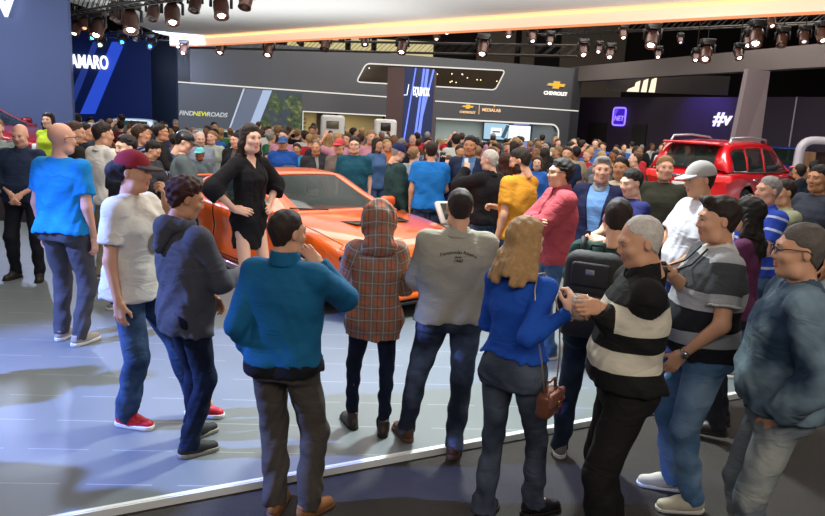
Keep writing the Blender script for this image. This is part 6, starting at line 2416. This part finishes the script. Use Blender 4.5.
# the hostess by the coupe
mo, iM = put(250, 123, 6.75, -128, lod=0, seed=13.1, tone='light', build=.92, fem=True, hair=('wavy', 'dark', .018), head=(-.12, -.03, 0), armR='hip', armL='hip', face_w=.94,
             feet=((-.06, .02, .1), (.07, -.03, -.1)),
             top=dict(m=cloth('black_dress', '131214'), sleeve='none', hem=.66, fit=.008, flare=-.012, name='dress', vneck=.10),
             over=dict(m=cloth('black_shawl', '171619'), sleeve='wide', hem=.98, fit=.016, open=.07, name='shawl'),
             shoes=dict(kind='heel', m=mat('heel_black', '121212', .3)),
             label='hostess with long dark hair in short black dress beside the orange coupe')
mid = [
    # px, py, Y, face, kwargs
    (563, 158, 6.1, 98, dict(tone='mid', hair=('short', 'black', .020), glasses=True, armL='cross', armR='cross', build=1.02,
        over=dict(m=cloth('jacket_dusty_red', '9c4048', bump=.6), sleeve='long', hem=.86, fit=.042, collar=cloth('jacket_dusty_red', '9c4048', bump=.6), cstyle='high', open=.02, name='jacket'), top=dict(m=cloth('tee_dark', '2a2026'), sleeve='none', hem=.92, fit=.012),
        legs=dict(m=denim('jeans_washed', '7e9cbc', '3c5878', 3.5, .9), w='reg'), shoes=SNK, label='person in dusty red quilted jacket and glasses standing with arms crossed')),
    (604, 156, 6.5, 150, dict(tone='pink', hair=('quiff', 'grey', .018), head=(-.35, 0, 0) and (.35, -.02, 0), armL='down', armR='down', build=1.1,
        top=dict(m=cloth('shirt_sky', '6f9ad0'), sleeve='none', hem=.90, fit=.016, collar=cloth('shirt_sky', '6f9ad0')), over=dict(m=cloth('jacket_midnight', '1c2040'), sleeve='long', hem=.86, fit=.040, open=.085, collar=cloth('lining_pale', 'b8bcc4'), name='jacket'),
        legs=JNS, shoes=DRK, label='grey haired person in open midnight blue jacket over sky blue shirt')),
    (634, 168, 6.2, 112, dict(tone='light', hair=('short', 'black', .012), head=(.05, -.25, 0), armL='hold', armR='hold',
        top=dict(m=cloth('tee_indigo', '262a60'), sleeve='short', hem=.90, fit=.022), legs=JNS, shoes=DRK, label='person with short dark hair in indigo T-shirt looking down, beside the midnight blue jacket')),
    (622, 156, 7.8, 150, dict(tone='tan', hair=('short', 'black', .014), armL='down', armR='down',
        top=dict(m=cloth('shirt_cream', 'c8bca6'), sleeve='short', hem=.9, fit=.022), legs=DT, shoes=DRK, label='black haired person peering between the midnight jacket and the indigo T-shirt')),
    (667, 155, 7.3, 148, dict(tone='pink', hair=('short', 'light', .012), head=(.45, .02, 0), armL='down', armR='down', build=1.12,
        top=dict(m=cloth('sweater_olive', '383a30'), sleeve='long', hem=.88, fit=.026), legs=DT, shoes=DRK, label='fair haired person in dark olive crew neck sweater before the red utility car')),
    (704, 161, 5.15, 92, dict(tone='mid', hair=('short', 'dark', .006), head=(.05, -.18, 0), build=1.12, belly=.05, armL='front', armR='cup',
        cap=dict(m=cloth('cap_pale', 'aaa6a6', bump=.15)), top=dict(m=cloth('tee_white', 'c4c4cc', noise=.03), sleeve='short', hem=.88, fit=.030),
        legs=dict(m=denim('jeans_royal', '40508c', '2a3566'), w='reg'), shoes=SNK, label='person in pale grey cap and loose white T-shirt with a camera hanging at the side')),
    (766, 175, 5.9, 100, dict(tone='pink', hair=('short', 'grey', .010), head=(.05, -.05, 0), build=1.1, belly=.05, armL='front', armR='front', lean=-.08,
        top=dict(m=stripes('polo_blue_bands', ['2c48b0', 'b8c4e4', '2c48b0'], [.36, .56], .105), sleeve='short', hem=.9, fit=.026, collar=cloth('collar_blue', '2c48b0')),
        legs=JNS, shoes=SNK, label='grey haired person in royal blue polo shirt with pale bands, in profile')),
    (787, 178, 6.3, 96, dict(tone='mid', hair=('short', 'dark', .010), head=(0, -.1, 0), armL='camera', armR='camera', build=1.05,
        top=dict(m=cloth('tee_sage', '9a9c80'), sleeve='short', hem=.9, fit=.022), legs=DT, shoes=DRK, label='dark haired person in sage T-shirt behind the blue banded polo')),
    (752, 196, 4.65, 60, dict(tone='mid', hair=('wavy', 'black', .016), fem=True, armL='front', armR='front', top=dict(m=cloth('top_maroon', '5a2a4a'), sleeve='short', hem=.9, fit=.018),
        legs=DT, shoes=DRK, label='person with long black hair in plum top, half hidden behind the grey striped polo')),
    (822, 164, 6.6, 110, dict(tone='tan', hair=('short', 'black', .012), head=(.1, -.05, 0), armL='down', armR='down', top=dict(m=cloth('shirt_slate', '363c4a'), sleeve='elbow', hem=.88, fit=.026),
        legs=DT, shoes=DRK, label='dark haired person in slate shirt cut by the right edge of the picture')),
    (801, 163, 10.5, 20, dict(tone='tan', hair=('crown', 'dark', .007), armL='down', armR='hold', top=dict(m=cloth('shirt_taupe', '4a4440'), sleeve='long', hem=.86, fit=.028), legs=DT, shoes=DRK,
        label='balding person in dark taupe shirt seen from behind, by the pale blue hatchback')),
    (816, 160, 10.2, 0, dict(tone='tan', hair=('short', 'black', .014), armL='down', armR='down', top=dict(m=cloth('shirt_ink', '1c2430'), sleeve='long', hem=.86, fit=.028), legs=DT, shoes=DRK,
        label='person in ink blue jacket seen from behind beside the taupe shirt, far right')),
    (522, 147, 7.1, 44, dict(tone='mid', hair=('short', 'dark', .012), beard='dark', head=(.5, -.35, 0), build=1.12, armL='down', armR='hold', top=dict(m=cloth('tee_amber', 'cc8a28'), sleeve='short', hem=.88, fit=.026),
        legs=JNS, shoes=SNK, label='bearded person in amber yellow T-shirt looking down over the shoulder')),
    (506, 152, 8.2, 20, dict(tone='mid', hair=('long', 'auburn', .014), fem=True, armL='hold', armR='down', top=dict(m=cloth('top_orange', 'c8602c'), sleeve='long', hem=.84, fit=.022), legs=DT, shoes=DRK,
        label='person with long dark red hair in burnt orange top behind the amber T-shirt')),
    (489, 149, 7.2, 48, dict(tone='light', hair=('short', 'white', .012), head=(.25, -.15, 0), build=1.14, armL='camera', armR='hold', lean=-.04,
        over=dict(m=cloth('jacket_black', '1b1a1e'), sleeve='long', hem=.86, fit=.036, collar=cloth('jacket_black', '1b1a1e'), name='jacket'), top=dict(m=cloth('tee_grey', '777777'), sleeve='none', hem=.9, fit=.012), legs=JNS, shoes=DRK,
        label='white haired person in black jacket with pale sleeve seams raising a phone')),
    (449, 155, 9.2, 178, dict(tone='light', hair=('long', 'brown', .014), fem=True, head=(-.2, -.05, .1), armR='raised', armL='hold', top=dict(m=cloth('top_black', '17161a'), sleeve='short', hem=.9, fit=.012, vneck=.08), legs=JNS, shoes=DRK,
        label='brown haired person in black top posing with one arm raised')),
    (432, 140, 9.0, 0, dict(tone='mid', hair=('crown', 'dark', .007), build=1.12, armL='down', armR='front', top=dict(m=cloth('tee_azure', '1c74c4'), sleeve='short', hem=.88, fit=.026), legs=JNS, shoes=SNK,
        label='person in azure blue T-shirt and jeans seen from behind, beyond the orange bonnet')),
    (471, 135, 8.8, 165, dict(tone='tan', hair=('short', 'black', .016), build=1.1, armL='down', armR='down', over=dict(m=cloth('blazer_navy', '1f2a44'), sleeve='long', hem=.84, fit=.032, open=.07, name='blazer'),
        top=dict(m=cloth('shirt_steel', '5a7ca8'), sleeve='none', hem=.9, fit=.014, collar=cloth('shirt_steel', '5a7ca8')), legs=DT, shoes=DRK, label='tall dark haired person in navy blazer over steel blue shirt facing the crowd')),
    (398, 143, 9.3, -70, dict(tone='light', hair=('short', 'grey', .007), head=(-.1, -.35, 0), build=1.12, belly=.04, armL='down', armR='down', cap=dict(m=cloth('cap_navy', '20264e', bump=.15)),
        over=dict(m=cloth('jacket_pine', '26403f'), sleeve='long', hem=.84, fit=.034, name='jacket'), legs=DT, shoes=DRK, label='person in navy cap and dark pine jacket holding a white carrier bag')),
    (414, 146, 10.2, -40, dict(tone='light', hair=('short', 'light', .012), armL='down', armR='down', top=dict(m=cloth('jacket_stone', '8c93a0'), sleeve='long', hem=.84, fit=.03), legs=dict(m=cloth('trousers_grey', '5a5c62'), w='reg'), shoes=DRK,
        label='fair haired person in stone blue jacket right of the navy cap')),
    (355, 136, 9.2, 178, dict(tone='light', hair=('short', 'dark', .014), glasses=True, build=1.14, belly=.05, armL='down', armR='down', top=dict(m=cloth('tee_deep_teal', '164a5c'), sleeve='short', hem=.88, fit=.028), legs=JNS, shoes=DRK,
        label='person with glasses in deep teal T-shirt facing the camera behind the coupe windscreen')),
    (340, 138, 10.0, 160, dict(tone='mid', hair=('short', 'grey', .009), armL='down', armR='down', cap=dict(m=cloth('cap_coral', 'b8484c', bump=.15)), top=dict(m=cloth('shirt_mushroom', '6c625a'), sleeve='long', hem=.86, fit=.026), legs=DT, shoes=DRK,
        label='person in coral red cap and mushroom brown shirt behind the coupe')),
    (316, 140, 8.8, 206, dict(tone='tan', hair=('receding', 'salt', .007), head=(-.5, -.05, 0), build=1.1, armL='down', armR='down', over=dict(m=cloth('jacket_charcoal', '2a2a30'), sleeve='long', hem=.86, fit=.032, name='jacket', open=.02), top=dict(m=cloth('tee_stone', '8a8884'), sleeve='none', hem=.9, fit=.012), legs=DT, shoes=DRK,
        label='greying person in charcoal jacket turned towards the right behind the coupe roof')),
    (283, 136, 9.3, 190, dict(tone='tan', hair=('short', 'dark', .007), head=(-.15, -.02, 0), build=1.08, armL='down', armR='down', cap=dict(m=cloth('cap_denim', '3c5c8c', bump=.15)), over=dict(m=cloth('hoodie_cobalt', '1c4c9a'), sleeve='long', hem=.86, fit=.036, hood='down', name='hoodie'), legs=DT, shoes=DRK,
        label='person in denim blue cap and cobalt hooded sweater behind the coupe roof')),
    (297, 143, 10.2, 180, dict(tone='tan', hair=('short', 'dark', .012), armL='down', armR='down', top=dict(m=cloth('hoodie_cyan', '2c86b8'), sleeve='long', hem=.86, fit=.03, name='hoodie', hood='down'), legs=DT, shoes=DRK,
        label='person in lighter cyan hooded sweater just right of the cobalt hooded sweater')),
    (268, 152, 9.8, 175, dict(tone='tan', hair=('short', 'black', .014), armL='down', armR='down', top=dict(m=cloth('tee_brownish', '5c5046'), sleeve='short', hem=.86, fit=.026), legs=DT, shoes=DRK,
        label='shorter dark haired person just behind the hostess shoulder')),
    (183, 130, 8.2, -72, dict(tone='light', hair=('short', 'black', .009), head=(-.1, -.45, 0), build=1.06, armL='hold', armR='hold', cap=dict(m=mat('cap_black_gloss', '18191c', .35)), top=dict(m=cloth('shirt_grey_green', '586264'), sleeve='elbow', hem=.86, fit=.03), legs=JNS, shoes=SNK,
        label='person in black cap and grey green shirt bending over something, left of the coupe')),
    (200, 147, 9.4, 172, dict(tone='dark', hair=('short', 'black', .007), armL='down', armR='down', cap=dict(m=cloth('cap_aqua', '6fc4c8', bump=.15)), top=dict(m=cloth('tee_grey_print', '5c6a70'), sleeve='short', hem=.84, fit=.024), legs=DT, shoes=SNK,
        label='child in aqua cap and grey T-shirt behind the tail of the coupe')),
    (200, 131, 10.8, -150, dict(tone='light', hair=('receding', 'white', .008), head=(-.1, -.2, 0), build=1.1, armL='down', armR='down', top=dict(m=cloth('shirt_dove', '8c92a0'), sleeve='elbow', hem=.86, fit=.03, collar=cloth('shirt_dove', '8c92a0')), legs=DT, shoes=DRK,
        label='white haired person in dove grey shirt behind the aqua cap')),
    (212, 130, 12.0, 170, dict(tone='pink', hair=('short', 'light', .01), armL='down', armR='down', top=dict(m=cloth('shirt_linen', 'a0a698'), sleeve='short', hem=.86, fit=.03), legs=DT, shoes=DRK,
        label='fair haired person in linen green shirt right of the dove grey shirt')),
    (236, 132, 9.2, 165, dict(tone='light', hair=('short', 'black', .010), head=(-.2, -.1, 0), armL='down', armR='down', over=dict(m=cloth('jacket_jet', '1a1b1f'), sleeve='long', hem=.86, fit=.034, name='jacket', open=.03), top=dict(m=cloth('tee_brownish', '5c5046'), sleeve='none', hem=.9, fit=.012), legs=DT, shoes=DRK,
        label='person with cropped black hair in jet black jacket left of the hostess')),
    (102, 122, 8.0, -30, dict(tone='mid', hair=('short', 'dark', .018), head=(-.6, -.15, 0), build=1.12, armL='hold', armR='down', top=dict(m=cloth('polo_white', 'd4cec4', noise=.03), sleeve='short', hem=.86, fit=.028, collar=cloth('polo_white', 'd4cec4', noise=.03)),
        legs=dict(m=cloth('chinos', 'a89a78'), w='reg'), shoes=SNK, label='dark haired person in white polo shirt seen from behind, near the bright blue T-shirt')),
    (126, 134, 6.9, 160, dict(tone='light', hair=('short', 'black', .018), head=(-.2, -.1, 0), armL='down', armR='down', top=dict(m=cloth('tee_soot', '1b1b1e'), sleeve='short', hem=.88, fit=.026), legs=DT, shoes=SNK,
        label='black haired person in soot black T-shirt just behind the red cap')),
    (84, 122, 9.8, -40, dict(tone='mid', hair=('short', 'black', .012), head=(-.5, -.1, 0), armL='down', armR='down', top=dict(m=cloth('shirt_night', '1a2030'), sleeve='short', hem=.86, fit=.026), legs=DT, shoes=DRK,
        label='dark haired person in night blue shirt between the bright blue T-shirt and white polo')),
    (74, 121, 8.4, -50, dict(tone='mid', hair=('short', 'brown', .018), head=(-.5, -.1, 0), armL='down', armR='down', top=dict(m=cloth('shirt_bark', '2c2420'), sleeve='long', hem=.86, fit=.026), legs=DT, shoes=DRK,
        label='brown haired person in bark brown shirt, half hidden by the bright blue T-shirt')),
    (140, 124, 9.2, -60, dict(tone='mid', hair=('quiff', 'brown', .018), head=(-.2, 0, 0), armL='down', armR='hold', top=dict(m=stripes('checked_shirt', ['1d2436', '8a94ac'], [.6], .05), sleeve='long', hem=.86, fit=.026), legs=DT, shoes=DRK,
        label='brown haired person in navy and white checked shirt behind the red cap')),
    (160, 123, 10.2, -80, dict(tone='mid', hair=('short', 'dark', .012), armL='hold', armR='hold', glasses=True, top=dict(m=cloth('jacket_black', '1b1a1e'), sleeve='long', hem=.86, fit=.034), legs=DT, shoes=DRK,
        label='person with glasses in long black jacket left of the black cap')),
    (152, 140, 8.6, -90, dict(tone='mid', hair=('short', 'black', .015), head=(-.1, -.5, 0), armL='hold', armR='hold', top=dict(m=cloth('shirt_ash', '33343a'), sleeve='elbow', hem=.86, fit=.03), legs=DT, shoes=DRK,
        label='dark haired person in ash grey shirt stooping behind the red cap')),
    (48, 112, 11.5, 180, dict(tone='light', hair=('wavy', 'black', .016), fem=True, armL='down', armR='down', top=dict(m=cloth('vest_lime', 'c0d838'), sleeve='none', hem=.86, fit=.02), legs=DT, shoes=DRK,
        label='black haired person in lime yellow vest before the slate blue wall')),
    (-5, 117, 8.6, -150, dict(tone='light', hair=('short', 'light', .012), armL='down', armR='hold', over=dict(m=stripes('jacket_pale_bands', ['8e9c96', '55605e'], [.6], .14), sleeve='long', hem=.86, fit=.034, name='jacket'), legs=DT, shoes=DRK,
        label='person in pale grey green banded jacket cut by the left edge of the picture')),
]
INFO = {}
TAKEN = [(o.location.x, o.location.y) for o in COL.objects if o.parent is None and o.get('category') == 'person']


def in_car(x, y, r=.30, c=(CARX, CARY, CARR), hw=.98, hl=2.48):
    v = Matrix.Rotation(-c[2], 3, 'Z') @ Vector((x - c[0], y - c[1], 0))
    return abs(v.x) < hw + r and abs(v.y) < hl + r


SY = 8.0
while in_car(at(452, 222, SY).x, SY, .35):
    SY += .05
TAKEN.append((at(452, 222, SY).x, SY))


for i, (px, py, Y, face, kw) in enumerate(sorted(mid, key=lambda m: m[2])):
    for _ in range(60):
        x_ = at(px, py, Y).x
        if in_car(x_, Y) or in_car(x_, Y, .35, (SUVL[0], SUVL[1], SUVR), 1.5, 3.0) or any(math.hypot(x_ - a, (Y - b) * .8) < .45 for a, b in TAKEN):
            Y += .07
        else:
            break
    TAKEN.append((x_, Y))
    fl_ = ST
    kw.setdefault('lod', 0 if Y < 7 else 1)
    kw.setdefault('seed', 20.0 + i * 1.37)
    if px in (48,):
        fl_ = .12
    INFO[px] = put(px, py, Y, face, floor=fl_, **kw)[1]

camera(INFO[787], 1, 'dark camera raised by the person in the sage T-shirt', strap=False)
camera(INFO[704], 1, 'small camera hanging in front of the loose white T-shirt', strap=False)
phone(INFO[489], -1, 'white mobile phone raised by the white haired person in the black jacket', dark='d0d0d0', lit='c8d8e0')
phone(INFO[634], 1, 'dark phone held low by the person in the indigo T-shirt')
phone(INFO[449], 1, 'phone in the raised hand of the person in the black top')
# white carrier bag
hp = hand_point(INFO[398], 1, .08, .0)
cb = empty('carrier_bag', hp + Vector((0, -.02, -.34)), .4, 'white crumpled carrier bag hanging from the hand of the navy cap', 'bag')
MB().rbox((0, 0, .12), (.26, .12, .28), .05, seg=3).build('body', mat('bag_white', 'd8d4cc', .5, bump=.8, bscale=14), cb)
MB().tube([(-.07, 0, .25), (-.04, 0, .34), (.04, 0, .34), (.07, 0, .25)], .006, 5).build('handle', mat('bag_white', 'd8d4cc', .5, bump=.8, bscale=14), cb)
# white tilted information stand beyond the coupe's bonnet
q = at(452, 222, SY)
st_ = empty('information_stand', (q.x, SY, ST), .5, 'white information stand with a dark slanted screen beyond the orange bonnet', 'stand')
MB().rbox((0, 0, .42), (.10, .30, .84), .03).build('post', mat('kiosk_white', 'dcd9d2', .35), st_)
MB().rbox((0, 0, .02), (.5, .4, .03), .012).build('foot_plate', mat('kiosk_white', 'dcd9d2', .35), st_)
hd = MB().rbox((0, -.02, .93), (.46, .07, .34), .03, R=Matrix.Rotation(-.7, 3, 'X')).build('head', mat('kiosk_white', 'dcd9d2', .35), st_)
MB().rbox((0, -.055, .955), (.36, .01, .24), .01, R=Matrix.Rotation(-.7, 3, 'X')).build('screen', mat('stand_screen', '3a3632', .15), hd)

# somebody sitting in the orange coupe
cp_ = Matrix.Rotation(CARR, 3, 'Z') @ Vector((-.37, -.30, 0))
make_person((CARX + cp_.x, CARY + cp_.y, ST - .52), CARR, 1.68, lod=1, seed=44.0, tone='mid', hair=('short', 'black', .014), head=(.25, -.3, 0), armL='hold', armR='hold', sit=True, hiph=.905,
            top=dict(m=cloth('tee_driver', '2c3a44'), sleeve='short', hem=.92, fit=.02), legs=DT, label='person sitting behind the windscreen of the orange coupe')

# ---------------------------------------------------------------- the far crowd: a few builds, copied with their own clothes

# two more visitors of the left aisle, just outside the picture: their shadows fall into it
for x_, y_, f_, c_ in ((-3.35, 3.25, -80, '3a4a5c'), (-3.85, 4.25, -95, '5c3a34')):
    make_person((x_, y_, ST if y_ > 4 else 0), deg(f_), 1.76, lod=2, seed=60 + y_, top=dict(m=cloth('aisle_top_' + c_, c_), sleeve='long', hem=.88, fit=.028), legs=DT, shoes=DRK,
                label='person in %s sweater standing in the left aisle outside the picture' % ('slate' if c_[0] == '3' else 'rust brown'))
random.seed(11)
PAL = {'black': '1b1b1e', 'charcoal': '303236', 'navy': '1f2a48', 'grey': '6c6e72', 'white': 'c8c6c0', 'maroon': '6a2028', 'red': 'b02630', 'blue': '2a5ca8', 'teal': '1f5c66', 'brown': '5a4232',
       'green': '2e6a44', 'beige': 'a8987c', 'pink': 'b8808c', 'yellow': 'd0b030', 'orange': 'c87030', 'purple': '4c3a70', 'denim': '44608a'}
WTS = {'black': 10, 'charcoal': 7, 'navy': 6, 'grey': 6, 'white': 7, 'maroon': 3, 'red': 5, 'blue': 5, 'teal': 2, 'brown': 3, 'green': 2, 'beige': 4, 'pink': 3, 'yellow': 1, 'orange': 1, 'purple': 1, 'denim': 4}
protos = []
specs = [dict(armL='down', armR='down', hair=('short', 'dark', .012)), dict(armL='hold', armR='down', hair=('short', 'dark', .016), build=1.1),
         dict(armL='down', armR='down', fem=True, hair=('long', 'dark', .016)), dict(armL='front', armR='front', hair=('crown', 'dark', .008), build=1.12, belly=.05),
         dict(armL='cross', armR='cross', hair=('quiff', 'dark', .014)), dict(armL='hold', armR='hold', fem=True, hair=('bun', 'dark', .012)),
         dict(armL='raised', armR='hold', hair=('short', 'dark', .012)), dict(armL='down', armR='pocket', hair=('receding', 'dark', .008), build=1.05)]
for i, sp in enumerate(specs):
    for sl, hem in (('short', .88), ('long', .84)):
        r, _ = make_person((0, 0, 0), 0, 1.75, lod=2, seed=50.0 + i, tone='mid', top=dict(m=mat('crowd_top', '808080'), sleeve=sl, hem=hem, fit=.028), legs=dict(m=mat('crowd_legs', '303040'), w='reg'), shoes=DRK, label='x', **sp)
        protos.append(r)
EXCL = [(CARX, CARY, 3.0), (SUVL[0], SUVL[1], 3.3)]
for o in list(COL.objects):
    if o.parent is None and o.get('category') in ('person', 'kiosk', 'portal'):
        EXCL.append((o.location.x, o.location.y, .62 if o['category'] == 'person' else (2.6 if o['category'] == 'portal' else .8)))
    if o.parent is None and o.name.startswith('car') and o.get('category') == 'car':
        EXCL.append((o.location.x, o.location.y, 2.5))
pil_c = at(410, 120, 22.4)
EXCL += [(-8.6, 13.0, 3.2), (pil_c.x, pil_c.y, 1.5), (8.4, 17.6, 1.0)]
spots = []
BACKS = lambda x: 24.0 + (x + 8.3) * .324
HINT = {(637, 148): 'red', (630, 152): 'red', (645, 150): 'red', (615, 149): 'yellow', (590, 150): 'blue', (77, 112): 'green', (328, 135): 'yellow', (268, 122): 'white', (305, 128): 'white', (402, 140): 'white',
        (370, 150): 'pink', (383, 148): 'red', (520, 140): 'denim', (545, 148): 'charcoal', (536, 150): 'blue'}
forced = [((px, py), {637: 15, 630: 14, 645: 15.5, 615: 13.5, 590: 14.0, 77: 17, 328: 14.5, 268: 16.5, 305: 15.5, 402: 15, 370: 12.6, 383: 12.3, 520: 15.5, 545: 14.2, 536: 13.6}[px], c) for (px, py), c in HINT.items()]


def free(x, y, r):
    return all((x - a) ** 2 + (y - b) ** 2 > (c + .0) ** 2 for a, b, c in EXCL) and all((x - a) ** 2 + (y - b) ** 2 > r * r for a, b in spots)


plan = []
for (px, py), Y, c in forced:
    p = at(px, py, Y)
    if free(p.x, Y, .45):
        spots.append((p.x, Y))
        plan.append((p.x, Y, c))
n_try = 0
while len(plan) < 185 and n_try < 9000:
    n_try += 1
    px = random.uniform(62, 822)
    Y = random.choice((random.uniform(11.2, 16), random.uniform(12, 24)))
    p = at(px, 135, Y)
    x = p.x
    if Y > BACKS(x) - .9 or (x < -7.6 and Y > 12 and Y < 16.5 and px < 90) or (x > 7.2 and Y > 31.5 - (x - 6.9) * 1.8 - 1.2):
        continue
    if x < -8.3 and Y > 22:
        continue
    if 640 < px < 808 and Y < 16.5 or (px > 585 and Y > 16 and random.random() < .4):
        continue
    if 165 < px < 440 and Y < 12.2 and random.random() < .3:
        continue
    if not free(x, Y, .55):
        continue
    spots.append((x, Y))
    plan.append((x, Y, None))
names, wts = list(WTS), list(WTS.values())
hairs = ['black', 'dark', 'dark', 'brown', 'brown', 'light', 'grey', 'blond']
tones = ['light', 'mid', 'mid', 'tan', 'pink', 'dark']
legcols = ['1c1e26', '2c3a54', '3c5070', '26262a', '5a5a5c', '6a6250']
PLACES = [(-99, 'near the navy wall'), (-5.6, 'below the slanted motto'), (-3.4, 'before the foliage picture'), (-1.7, 'by the white kiosks'), (.2, 'by the blue pillar'), (1.8, 'left of the bright opening'), (3.6, 'before the wall televisions'),
          (5.4, 'right of the bright opening'), (7.0, 'before the violet logo'), (9.0, 'beyond the red utility car')]
used = {}
CG = 'visitors in the far crowd'
placed = []
for i, (x, Y, c) in enumerate(plan):
    c = c or random.choices(names, wts)[0]
    pi_ = random.randrange(len(protos))
    src = protos[pi_]
    o = copy_tree(src)
    floor = ST if (Vector((x, Y, 0)) - L0).dot(up_) < 9.0 else 0.0
    o.location = (x, Y, floor)
    o.rotation_euler = (0, 0, random.choice((random.uniform(0, 2 * PI), PI + random.uniform(-.9, .9), random.uniform(-.8, .8))))
    h = random.gauss(1.72, .06) * (0.96 if specs[pi_ // 2].get('fem') else 1.0)
    sc_k = max(1.52, min(1.84, h)) / 1.75
    o.scale = (sc_k,) * 3
    hc_n, tone = random.choice(hairs), random.choice(tones)
    lc = random.choice(legcols)

    def setm(ob, ms):
        for k, m_ in enumerate(ms):
            if k < len(ob.material_slots):
                ob.material_slots[k].link = 'OBJECT'
                ob.material_slots[k].material = m_
    setm(o, person_mats(tone))
    for ch in o.children:
        nm = ch.name.split('.')[0]
        if nm == 'shirt':
            setm(ch, [mat('top_' + c, PAL[c], .85, 0, .25, .1, 9)])
        elif nm == 'trousers':
            setm(ch, [mat('legs_' + lc, lc, .85, 0, .25, .1, 9)])
        elif nm in ('hair', 'eyebrows'):
            setm(ch, [mat('hair', HAIRC[hc_n], 0.6, 0, 0.3, 0.35, 60, 0.5, 150)])
    o['group'] = CG
    placed.append([x, Y, o, c, hc_n, 'long sleeved' if pi_ % 2 else 'short sleeved'])
for src in protos:
    for ch in list(src.children):
        for g_ in list(ch.children):
            bpy.data.objects.remove(g_)
        bpy.data.objects.remove(ch)
    bpy.data.objects.remove(src)
cnt = {}
for rec in sorted(placed, key=lambda r: r[0] / r[1]):
    x, Y, o, c, hcn, sl = rec
    pl = [t for a, t in PLACES if x / Y * 20 >= a * 1.0][-1] if x / Y * 20 >= -99 else PLACES[0][1]
    key = '%s haired visitor, %s %s top' % (hcn, c, sl)
    cnt.setdefault(key, []).append((o, pl))
for key, lst in cnt.items():
    for j, (o, pl) in enumerate(lst):
        where = pl
        if len(lst) > 1:
            o['label'] = '%s, %s from left, %s' % (key, ORD[j], where)
        else:
            o['label'] = '%s, %s' % (key, where)
